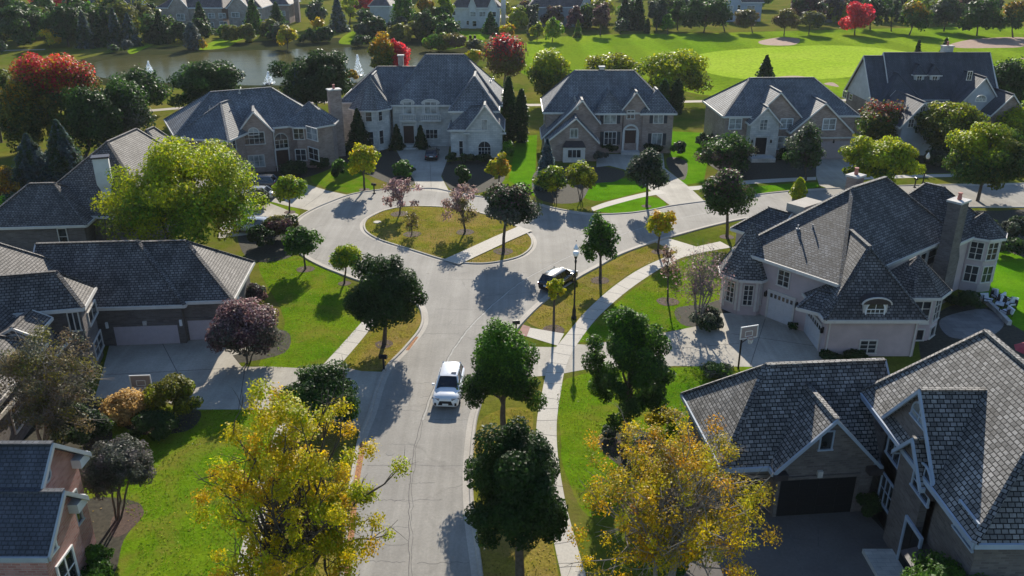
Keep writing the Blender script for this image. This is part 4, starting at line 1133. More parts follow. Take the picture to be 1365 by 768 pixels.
far('townhouse', 'brown townhouse with chimney, partly hidden by two pointed evergreens beyond the pond', 340, 388, 32, 6.4, 11, 18, 'brick_brown', 'roof_far', (6, 6), [(372, 15, 380, 21, 2)], chim=392)
far('gray_house', 'grey house with dark lower storey between the tall green trees beyond the pond', 492, 522, 34, 6.4, 10.5, 16, 'siding_gray', 'roof_far', (4, 4), [(508, 25, 514, 31, 1)])
far('white_house', 'white two storey house with brown roof and two small front gables beyond the pond', 601, 668, 38, 6.6, 12.4, 16, 'siding_white', 'roof_far', (6, 6), [(603, 15, 607, 20, 1), (627, 16, 634, 22, 2), (639, 16, 647, 22, 2), (656, 16, 661, 22, 1), (603, 29, 609, 36, 1), (622, 28, 626, 33, 1), (630, 28, 635, 35, 1)], gables=[(624, 636, 3.6), (650, 664, 3.6)], chim=671)
far('gray_house', 'pale grey house with wide brown roof and small right gable beyond the golf course', 703, 788, 36, 6.4, 13, 18, 'siding_gray', 'roof_far', (7, 2), [(777, 12, 784, 18, 2), (742, 14, 746, 18, 1)], gables=[(772, 789, 4.5)])
far('blue_house', 'pale blue house with white window trim behind the round dark tree', 968, 1016, 29, 6.6, 11.5, 14, 'siding_blue', 'roof_far', (3, 3), [(970, 8, 977, 12, 2), (983, 7, 987, 13, 1), (996, 8, 1006, 13, 2), (973, 18, 977, 27, 1)], gables=[(966, 986, 4.2)])
far('gray_house', 'narrow pale grey gabled house left of the bright red tree', 1098, 1122, 30, 6.6, 12, 14, 'siding_gray', 'roof_far', (0, 0), [(1103, 9, 1107, 15, 1), (1111, 9, 1115, 15, 1), (1104, 20, 1110, 26, 1)], 'y')
far('brown_roof_house', 'dark roofed house at the top edge behind the orange tipped tree', 1172, 1262, 12, 6.4, 12, 15, 'siding_gray', 'roof_dark', (5, 5))
far('brown_roof_house', 'brown roofed house at the top edge right of the white house', 700, 770, 10, 6.4, 12, 15, 'siding_white', 'roof_far', (5, 5))
# ------------------------------------------------------------------ trees and shrubs
PAL = dict(
    DG=[(.022, .052, .011), (.032, .070, .013), (.044, .092, .015)],
    MG=[(.045, .115, .013), (.065, .15, .015), (.036, .085, .012)],
    BG=[(.10, .24, .012), (.13, .28, .013), (.075, .18, .011)],
    YG=[(.33, .42, .010), (.44, .47, .010), (.24, .34, .010), (.50, .48, .012)],
    YE=[(.66, .48, .008), (.54, .46, .010), (.70, .40, .010), (.40, .42, .012)],
    OR=[(.62, .26, .012), (.55, .34, .012), (.38, .26, .015)],
    OL=[(.17, .17, .022), (.22, .20, .025), (.12, .135, .02)],
    RD=[(.85, .05, .06), (.75, .04, .09), (.6, .04, .035)],
    PU=[(.13, .055, .07), (.20, .10, .105), (.085, .05, .055)],
    PK=[(.52, .33, .33), (.42, .27, .26), (.30, .2, .17)],
    BL=[(.10, .145, .145), (.07, .105, .11), (.15, .20, .21)],
    GP=[(.21, .18, .18), (.14, .12, .12), (.085, .085, .06)],
    BN=[(.19, .12, .07), (.13, .11, .065), (.22, .16, .08)],
    TN=[(.58, .36, .11), (.46, .28, .09), (.66, .46, .18)],
    GR=[(.09, .11, .075), (.07, .085, .06), (.12, .135, .105)],
)
def unit(v): return v / np.maximum(np.linalg.norm(v, axis=1, keepdims=True), 1e-6)
def leaf_mesh(name, pos, nor, size, tint, base, parent):
    """many small leaf faces as one mesh"""
    n = len(pos)
    t = rng.normal(size=(n, 3)); t = unit(t - nor * (t * nor).sum(1, keepdims=True)); b = np.cross(nor, t)
    s = size[:, None]
    bend = nor * s * .18
    v = np.empty((n, 4, 3), np.float32)
    v[:, 0] = pos - t * s; v[:, 1] = pos - b * s * .62 + bend; v[:, 2] = pos + t * s; v[:, 3] = pos + b * s * .62 + bend
    v -= np.array(base, np.float32)
    me = bpy.data.meshes.new(name)
    me.vertices.add(4*n); me.vertices.foreach_set('co', v.reshape(-1))
    me.loops.add(4*n); me.loops.foreach_set('vertex_index', np.arange(4*n, dtype=np.int32))
    me.polygons.add(n); me.polygons.foreach_set('loop_start', np.arange(0, 4*n, 4, dtype=np.int32))
    me.update(calc_edges=True)
    a = me.color_attributes.new('tint', 'FLOAT_COLOR', 'POINT')
    c = np.ones((n, 4, 4), np.float32); c[:, :, :3] = tint[:, None, :]
    a.data.foreach_set('color', c.reshape(-1))
    me.materials.append(M['leaf'])
    o = bpy.data.objects.new(name, me); col.objects.link(o)
    if parent: o.parent = parent
    return o
def pick(pal, n):
    p = np.array(sum([PAL[k] for k in pal], []), np.float32)
    return p[rng.integers(0, len(p), n)]

def crown_points(kind, c, Rx, Rz, n, ncl, k, rag):
    """clumps through the crown's volume, leaves through each clump"""
    d = unit(rng.normal(size=(ncl, 3)))
    if kind in ('round', 'open', 'vase', 'bare', 'oval'):
        d[:, 2] = np.where(d[:, 2] < -.75, -d[:, 2], d[:, 2])
        rr = (.30 + .48 * rng.random(ncl) ** .5)[:, None] * (1 + rag * rng.normal(size=(ncl, 1)))
        if kind == 'open': rr = (.22 + .74 * rng.random(ncl) ** .55)[:, None] * (1 + rag*.6*rng.normal(size=(ncl, 1)))
        cl = d * rr
        sc = np.ones(ncl)
        if kind == 'vase':
            f = .55 + .45 * np.clip((cl[:, 2] + 1) / 1.3, 0, 1); cl[:, 0] *= f; cl[:, 1] *= f
        if kind == 'oval':
            f = 1.02 - .42*np.clip(cl[:, 2] + .05, 0, 1) ** 1.1; cl[:, 0] *= f; cl[:, 1] *= f
        cl *= np.array([Rx, Rx, Rz]); rc = k * Rx * (.75 + .5 * rng.random(ncl))
        rz = rc * min(1.0, max(.55, Rz / Rx))
    else:
        # drooping boughs packed round the stem
        t = rng.random(n) ** (1.5 if kind == 'cone' else 1.0)
        prof = ((1 - t) ** .9 + .03) if kind == 'cone' else np.minimum(1, np.sin(np.pi*np.clip(t*.84 + .14, 0, 1)) ** .6)*(1 - .3*t)
        a = rng.random(n)*2*np.pi; nb = 7 + int(Rx*2)
        ph = rng.random(3)*6.28
        lump = 1 + .13*np.sin(a*nb + t*23 + ph[0]) + .09*np.sin(t*Rz*9 + a*2 + ph[1]) + .08*rng.normal(size=n)
        q = rng.random(n) ** .33
        rr = prof*Rx*lump*q
        pos = np.stack([rr*np.cos(a), rr*np.sin(a), (t*2 - 1)*Rz - .12*rr], 1)
        out = np.stack([np.cos(a), np.sin(a), np.full(n, .35)], 1); out = unit(out)
        nor = unit(out*.6 + np.array([0, 0, .3]) + rng.normal(size=(n, 3))*.5)
        idx = ((a/6.2832*nb).astype(int)*5 + (t*5).astype(int)) % ncl
        return np.array(c) + pos, nor, idx, np.array(c) + pos[:ncl], out
    w = rc ** 2; w /= w.sum()
    idx = rng.choice(ncl, n, p=w)
    u = unit(rng.normal(size=(n, 3))) * (rng.random((n, 1)) ** .38)
    off = u * np.stack([rc[idx], rc[idx], rz[idx]], 1)
    pos = np.array(c) + cl[idx] + off
    out = unit((cl[idx] + off) / np.array([Rx, Rx, Rz]))
    nor = unit(out * .55 + u * .5 + np.array([0, 0, .35]) + rng.normal(size=(n, 3)) * .55)
    return pos, nor, idx, np.array(c) + cl, out

def limb(m, p, q, r0, r1, n=5, wob=.12, seg=4):
    L = math.dist(p, q); pts = []; rad = []
    for i in range(seg + 1):
        t = i / seg; w = wob * L * math.sin(math.pi * t)
        pts.append((p[0] + (q[0]-p[0])*t + random.uniform(-w, w)*.5, p[1] + (q[1]-p[1])*t + random.uniform(-w, w)*.5, p[2] + (q[2]-p[2])*(t ** .85)))
        rad.append(r0 + (r1-r0)*t)
    m.tube(pts, rad, n, False)
    return pts

TREES = []
def tree(label, base, box, kind='round', pal='DG', top=None, dens=1.0, name='tree', cat='tree', group=None, ncl=None, k=.3, rag=.12, stems=1, bark='bark', lscale=1.0, ring=0, single=False, topside=None, twigs=0, slim=1.0, tsh=.12):
    bx, by = G(*base); x0, x1, y0, y1 = box
    xm, ym = (x0+x1)/2, (y0+y1)/2
    cx, cz = AY(xm, ym, by)
    dep = depth_of(by, cz); mpp = dep / FOC
    Rx = (x1-x0)/2*mpp; a = (y1-y0)/2*mpp
    dl = math.atan2(CAMH - cz, by); sn, cs = math.sin(dl), math.cos(dl)
    Rz = math.sqrt(max(a*a - (Rx*sn)**2, (.5*Rx)**2)) / cs
    if kind in ('cone', 'column'):   # top at y0, foot at y1
        zt = AY(xm, y0, by)[1]; zb = max(.05, AY(xm, y1, by)[1]); Rz = max(.3, (zt-zb)/2); cz = (zt+zb)/2
    if cz - Rz < .25: 
        ztop = cz + Rz; Rz = max(.3, (ztop - .2)/2); cz = ztop - Rz
    Rx *= 1.03; Rz *= 1.03
    leaf = max(.085, dep * .0017) * lscale
    area = 4*math.pi*((Rx*Rx + 2*Rx*Rz)/3)
    n = int(max(350, min(52000, dens * 3.0 * area / (leaf*leaf*1.24))))
    ncl_ = ncl or int(max(20, min(110, 18 + 8*Rx*Rx)))
    pos, nor, idx, cl, out = crown_points(kind, (cx, by, cz), Rx, Rz, n, ncl_, k, rag)
    if twigs: pos += rng.normal(size=pos.shape) * .12
    tint = pick(pal.split('+'), ncl_)[idx]*.6 + pick(pal.split('+'), n)*.4
    if top:     # upper leaves already turned; some bright green tops paint sunlit crown edges
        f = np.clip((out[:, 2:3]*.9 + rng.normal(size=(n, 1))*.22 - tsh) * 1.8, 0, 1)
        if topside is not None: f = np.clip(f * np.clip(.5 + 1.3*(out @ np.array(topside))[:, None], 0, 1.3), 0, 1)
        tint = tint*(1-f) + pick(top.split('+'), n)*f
    tint = tint * (.78 + .44*rng.random((n, 1)))
    keep = pos[:, 2] > .06
    pos, nor, tint = pos[keep], nor[keep], tint[keep]
    size = leaf*(.65 + .7*rng.random(len(pos)))
    base3 = (bx, by, 0)
    if single:
        o = leaf_mesh(name, pos, nor, size, tint, base3, None); o.location = base3
        return tag(o, label, cat, group)
    root = thing(name, label, cat, base3, group)
    leaf_mesh('crown', pos, nor, size, tint, base3, root)
    m = MB(); H = cz + Rz
    r0 = max(.06, min(.32, H*.021)) * (.6 if stems > 1 else 1) * slim
    fork = max(.3, cz - Rz*.72)
    if kind in ('cone', 'column'):
        limb(m, (bx, by, -.02), (cx, by, cz+Rz*.9), r0*1.2, .02, 6, .01)
    else:
        order = rng.permutation(len(cl))[:(9 if not twigs else twigs)]
        for sidx in range(stems):
            if stems > 1:
                aa = 2*math.pi*sidx/stems + .5; f = (cx + .45*Rx*math.cos(aa)*.6, by + .45*Rx*math.sin(aa)*.6, cz - Rz*.35)
                limb(m, (bx + .12*math.cos(aa), by + .12*math.sin(aa), -.02), f, r0, r0*.7, 6, .06)
            else:
                f = (bx + (cx-bx)*.5, by, fork); limb(m, (bx, by, -.02), f, r0*1.15, r0*.85, 8, .03)
                limb(m, f, (cx, by, cz + Rz*.5), r0*.8, r0*.2, 6, .1)
            for j in order[sidx::stems]:
                q = tuple(cl[j]); st = random.uniform(0, .45)
                s = (f[0] + (cx-f[0])*st, f[1], f[2] + (cz+Rz*.5-f[2])*st*.8) if stems == 1 else f
                pts = limb(m, s, q, r0*.5, r0*.12, 5, .16)
                if twigs:
                    for _ in range(4):
                        e = pts[random.randint(1, len(pts)-1)]
                        v = unit(rng.normal(size=(1, 3)) + (np.array(e) - np.array((cx, by, cz-Rz*.6)))[None]/Rx*1.2)[0]
                        L = Rx*random.uniform(.2, .45)
                        p2 = limb(m, e, (e[0]+v[0]*L, e[1]+v[1]*L, e[2]+v[2]*L+.1*L), r0*.2, r0*.06, 3, .15, 3)
                        for _ in range(2):
                            e2 = p2[random.randint(1, 2)]; v2 = unit(v[None] + rng.normal(size=(1, 3))*.7)[0]; L2 = L*.6
                            limb(m, e2, (e2[0]+v2[0]*L2, e2[1]+v2[1]*L2, e2[2]+v2[2]*L2), r0*.1, r0*.04, 3, .1, 2)
    m.build('trunk', bark, root, base3, smooth=True, uv=False)
    if ring:
        p = spline([(bx + ring*random.uniform(.9, 1.1)*math.cos(t), by + ring*random.uniform(.9, 1.1)*math.sin(t)) for t in [2*math.pi*i/9 for i in range(9)]], True, 4)
        sheet('mulch_ring', p, .075 if ring > 1.02 and ring < 1.04 else .016, 'mulch')
    return root
def shrub(label, base, box, pal='DG', group=None, name='shrub', cat='shrub', kind='round', **kw):
    return tree(label, base, box, kind, pal, name=name, cat=cat, group=group, single=True, ncl=kw.pop('ncl', 16), k=kw.pop('k', .38), **kw)

STREET = 'young street trees along the kerb'
# --- trees round the street and the lawns, near to far
tree('dense dark green round tree nearest the camera, its foot at the bottom edge', (694, 800), (610, 772, 556, 756), 'oval', 'DG', dens=1.15, ncl=60, k=.26, topside=None)
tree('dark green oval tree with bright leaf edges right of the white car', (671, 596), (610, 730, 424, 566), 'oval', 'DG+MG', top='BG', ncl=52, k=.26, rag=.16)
tree('tall vase shaped green tree with open base on the right lawn', (832, 598), (774, 900, 400, 580), 'oval', 'DG+MG', top='BG+MG', dens=.75, ncl=70, k=.2, rag=.2, ring=.9)  # brighter top paints the sunlit crown edges into the leaf tint
tree('dense round dark tree beside the left pavement at the street bend', (512, 459), (460, 571, 337, 452), 'round', 'DG', dens=1.1, ncl=60, k=.25, ring=.75)
tree('big open tree with thinning gold leaves and bare pale branches at bottom right', (884, 815), (764, 1026, 556, 800), 'open', 'YE+YE+OL+OR', dens=.17, ncl=230, k=.085, rag=.2, twigs=90, bark='bark_pale', lscale=.72, stems=3)
tree('big feathery yellow green tree at the bottom, left of the road', (372, 850), (278, 508, 524, 850), 'open', 'YG+YE+YE', dens=.40, ncl=240, k=.09, rag=.2, twigs=60, stems=2, lscale=.75)
tree('dark green bushy tree behind the feathery yellow tree and beside the road', (430, 568), (378, 483, 486, 570), 'round', 'MG+DG', ncl=40)
tree('grey leaved multi stemmed small tree beside the pink brick house', (158, 692), (112, 203, 584, 668), 'round', 'GP+GR', dens=1, stems=4, lscale=.8, ncl=80, k=.25, rag=.14)
tree('large half bare grey brown tree in front of the left house', (58, 606), (-8, 138, 436, 600), 'open', 'BN+GR+OL', dens=.20, ncl=120, k=.14, twigs=90, stems=4, bark='bark_pale', lscale=.8)
shrub('spreading olive and yellow shrub beside the left basketball hoop', (228, 556), (196, 264, 496, 556), 'OL+YG+DG', top='OL', rag=.2)
shrub('tuft of tall tan ornamental grass next to the left driveway', (164, 562), (138, 194, 522, 566), 'TN', name='ornamental_grass', cat='grass clump', k=.5)
tree('purple leaved rounded small tree at the corner of the left driveway', (331, 484), (280, 382, 396, 490), 'round', 'PU+GR', top='PU+PK', dens=.9, stems=3, ncl=44)
tree('small green tree with mulch ring on the left lawn, nearest the circle kerb', (407, 359), (374, 433, 302, 346), 'round', 'MG+BG', dens=.8, ring=.85, group=STREET, rag=.18)
tree('small bright yellow green tree left of the dense dark bend tree', (459, 378), (441, 486, 324, 366), 'round', 'BG+YG', dens=.7, ring=.6, group=STREET, rag=.2)
tree('small yellow green tree beside the pale driveway of the corner bay house', (386, 283), (363, 409, 233, 272), 'round', 'YG+BG', dens=.8, ring=.7, group=STREET)
tree('very large spreading yellow green tree between the left houses', (238, 356), (136, 350, 180, 348), 'round', 'YG+OL+BG', top='YG', dens=1, ncl=110, k=.2, rag=.16, stems=2)
tree('bright golden round tree between kerb and shaded lawn near the mailbox', (486, 253), (461, 505, 194, 236), 'round', 'YE+YG', dens=.9, ring=.7, group=STREET)
tree('pinkish thin leaved tree at the left of the island', (533, 286), (511, 559, 240, 277), 'open', 'PK', dens=.26, ring=1.03, twigs=14, bark='bark', ncl=30, k=.2, lscale=.8)
tree('tiny almost bare tree with a mulch ring in the middle of the island', (549, 313), (539, 559, 279, 309), 'bare', 'OL+BN', dens=.2, ring=1.03, twigs=9, lscale=.7)
tree('pinkish tree with green side branches beside the island path', (620, 310), (590, 641, 249, 300), 'open', 'PK+PK+OL', dens=.26, ring=1.03, twigs=16, ncl=34, k=.2, lscale=.8)
tree('dark bronze green tree at the right tip of the island', (671, 336), (632, 718, 245, 312), 'oval', 'DG+GR', top='PU+DG+DG', dens=.9, ring=1.03, rag=.18, ncl=44)
tree('small orange yellow tree at the edge of the shaded front yard', (665, 247), (649, 682, 208, 240), 'round', 'OR+YG', dens=.8, ring=.8, group=STREET)
tree('upright green tree beside the kerb behind the parked black car', (800, 374), (774, 828, 288, 358), 'oval', 'MG+BG', dens=.8, ring=.95, group=STREET, rag=.2)
tree('slim tree with yellow and orange leaves at the kerb by the walkway', (877, 336), (862, 900, 274, 318), 'round', 'YG+OR', dens=.6, ring=.7, group=STREET, rag=.22)
tree('dark green upright tree with bronze tips near the turret house corner', (969, 316), (934, 1003, 225, 292), 'oval', 'DG+MG', top='PU+MG', dens=.95, ring=.8, rag=.18)
tree('round dark silver green tree on the grass strip in front of the nested gables', (862, 275), (835, 892, 198, 258), 'oval', 'DG+GR', dens=1, ring=.6, ncl=40)
tree('thin young tree with bright yellow leaves beside the lamp post', (738, 440), (726, 752, 370, 408), 'vase', 'YG+YE', dens=.6, ring=.95, group=STREET, rag=.2)
tree('bare young sapling with a mulch ring on the right lawn', (890, 402), (874, 906, 330, 376), 'bare', 'PK+BN', dens=.03, ring=.95, twigs=8, slim=.7)
tree('bare multi stemmed reddish tree spreading over the right driveway', (930, 434), (893, 983, 322, 424), 'bare', 'PK+PU', dens=.035, twigs=70, stems=6, bark='bark_pale', lscale=.7, slim=.8)
shrub('dark low shrub under the bare reddish tree', (932, 436), (915, 965, 410, 438), 'GR+DG')
tree('rounded olive yellow tree beside the blue spruce', (774, 268), (752, 798, 213, 256), 'round', 'OL+YG', stems=3)
tree('low yellow green tree in front of the blue spruce', (741, 272), (714, 757, 222, 258), 'round', 'YG+MG', stems=2)
tree('pointed blue spruce beside the nested gable house', (728, 250), (712, 746, 186, 250), 'cone', 'BL', name='spruce', k=.4, cat='spruce')
tree('dark bronze tree in front of the pale stone entry', (985, 232), (934, 1004, 181, 228), 'round', 'DG+PU+MG', top='MG', rag=.18)
tree('yellow green small tree behind the bronze tree at the stone entry', (985, 226), (968, 1002, 178, 222), 'round', 'YG+BG')
tree('upright mid green tree in front of the taupe double garage', (1074, 240), (1048, 1099, 169, 234), 'oval', 'MG+GR', dens=.8, rag=.18)
tree('broad yellow green tree beyond the ridge of the stucco house', (1172, 256), (1118, 1225, 184, 252), 'round', 'YG+MG', top='YG', ncl=50, k=.24)
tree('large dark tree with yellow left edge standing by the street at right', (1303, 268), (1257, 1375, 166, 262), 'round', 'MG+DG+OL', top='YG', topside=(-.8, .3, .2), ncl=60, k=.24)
tree('wide dark green tree with olive top in front of the long gabled house', (1262, 212), (1215, 1322, 128, 210), 'round', 'DG+OL', top='OL+YG', ncl=60, k=.24)
tree('small tree with pink red top and pale green skirt by the long gabled house', (1172, 200), (1143, 1202, 136, 192), 'round', 'OL+MG', top='RD+PK', rag=.2, tsh=.5)
shrub('small dark purple shrub between pink topped tree and wide dark tree', (1207, 196), (1194, 1218, 172, 196), 'PU')
shrub('small upright yellow green shrub at the kerb behind the stucco roof', (1064, 266), (1054, 1076, 238, 267), 'YG', kind='column')
tree('green tree top showing at the bottom edge, right of the brick house porch', (1275, 842), (1206, 1350, 734, 840), 'round', 'BG+MG', ncl=50)
tree('dark green tree at the right edge behind the long gabled house', (1340, 148), (1308, 1372, 82, 148), 'round', 'MG+DG')
tree('yellow tipped tree at the right edge, beside the wide dark tree', (1352, 200), (1320, 1392, 146, 205), 'round', 'MG+OL', top='YG')
# --- evergreens and trees close round the houses
EV = 'dark clipped evergreens in front of the stone house'
tree('broad dark evergreen at the left corner of the stone house', (478, 204), (459, 496, 146, 205), 'cone', 'DG', name='evergreen', cat='evergreen', k=.5)
tree('dark cone shaped evergreen left of the double front door', (529, 199), (519, 539, 167, 199), 'cone', 'DG', name='evergreen', cat='evergreen', group=EV, k=.5)
tree('dark cone shaped evergreen right of the double front door', (561, 198), (551, 571, 168, 198), 'cone', 'DG', name='evergreen', cat='evergreen', group=EV, k=.5)
tree('tall dark column evergreen close against the stone house, right side', (680, 190), (666, 690, 104, 190), 'column', 'DG', name='evergreen', cat='evergreen', k=.5)
tree('tall dark column evergreen right of its taller twin', (694, 190), (684, 706, 120, 192), 'column', 'DG', name='evergreen', cat='evergreen', k=.5)
tree('very dark round tree between the brick bay house and pond fountain', (422, 152), (368, 472, 68, 148), 'round', 'DG', ncl=60, k=.25, dens=1.1)
tree('tall blue grey spruce beside the very dark round tree', (400, 158), (380, 412, 92, 152), 'cone', 'BL+DG', name='spruce', cat='spruce', k=.4)
tree('broad dark tree behind the brick bay house roof', (282, 158), (222, 340, 80, 152), 'round', 'DG+MG', ncl=60, k=.25)
tree('dark green tree between the red topped maple and broad dark tree', (186, 152), (148, 222, 92, 150), 'round', 'DG+MG')
tree('large maple with red crown tip and orange shoulder, left', (76, 196), (10, 136, 64, 192), 'round', 'DG+OL', top='RD+RD+OR', topside=(.45, .2, .9), tsh=.2, ncl=60, k=.24)
tree('rounded dark grey green tree right of the red tipped maple', (166, 200), (128, 202, 106, 192), 'round', 'DG+GR', top='MG')
tree('dark green broad tree filling the gap behind the two blue spruces', (112, 214), (84, 158, 112, 212), 'round', 'DG+MG')
tree('orange shouldered tree between the red topped maple and the left edge', (28, 212), (-4, 60, 110, 210), 'round', 'DG+OL', top='OR+OL', tsh=.4)
tree('blue spruce nearest the left edge behind the low brown house', (42, 262), (4, 84, 180, 264), 'cone', 'BL+DG', name='spruce', cat='spruce', k=.4)
tree('taller blue spruce beside the low house roof ridge', (84, 262), (46, 124, 162, 264), 'cone', 'BL+DG', name='spruce', cat='spruce', k=.4)
tree('pale leafy small tree rising between the two blue spruces', (78, 210), (64, 92, 148, 200), 'round', 'OL+MG', dens=.6)
tree('orange brown tree cut by the left edge', (-4, 280), (-30, 21, 222, 266), 'round', 'OR+BN')
tree('green tree cut by the left edge, under the maple', (4, 175), (-22, 22, 90, 150), 'round', 'MG+OL')
tree('brown and green tree at the left edge between maple and orange tree', (2, 190), (-20, 14, 118, 160), 'round', 'BN+OL')
tree('green and red tree rising behind the stone house chimney', (508, 112), (492, 530, 44, 104), 'round', 'OL+MG', top='OR', rag=.15)
tree('crimson tree behind the stone house chimney', (530, 110), (512, 548, 54, 100), 'round', 'RD', top='RD')
tree('vase shaped purple red tree right of the stone house roof', (672, 122), (644, 705, 46, 110), 'vase', 'OL+BN', top='PU+RD', dens=.8, bark='bark_pale')
tree('green tree with olive top left of the nested gable house', (736, 140), (698, 770, 68, 132), 'round', 'MG+OL', top='YG', ncl=46)
tree('low yellow olive tree directly behind the nested gable roof', (812, 120), (776, 852, 72, 112), 'round', 'YG+OL')
tree('broad olive tree with thin crown behind the right end of the nested gables', (900, 138), (852, 946, 66, 132), 'round', 'OL+YG+MG', top='YG', dens=.65, ncl=50)
tree('dark column evergreen at the corner of the nested gable house', (884, 152), (874, 896, 106, 150), 'column', 'DG+MG', name='evergreen', cat='evergreen', k=.5)
tree('dark column evergreen, second behind the nested gable house corner', (902, 152), (892, 913, 106, 152), 'column', 'DG', name='evergreen', cat='evergreen', k=.5)
tree('small dark evergreen on the fairway edge behind the stone entry house', (1020, 118), (1004, 1037, 75, 116), 'cone', 'DG', name='evergreen', cat='evergreen', k=.5)
tree('tiny evergreen seen over the left end of the long gabled roof', (1222, 96), (1214, 1230, 54, 96), 'cone', 'DG', name='evergreen', cat='evergreen', k=.5)
tree('tiny evergreen seen behind the long gabled house chimney', (1256, 96), (1246, 1270, 52, 96), 'cone', 'DG', name='evergreen', cat='evergreen', k=.5)
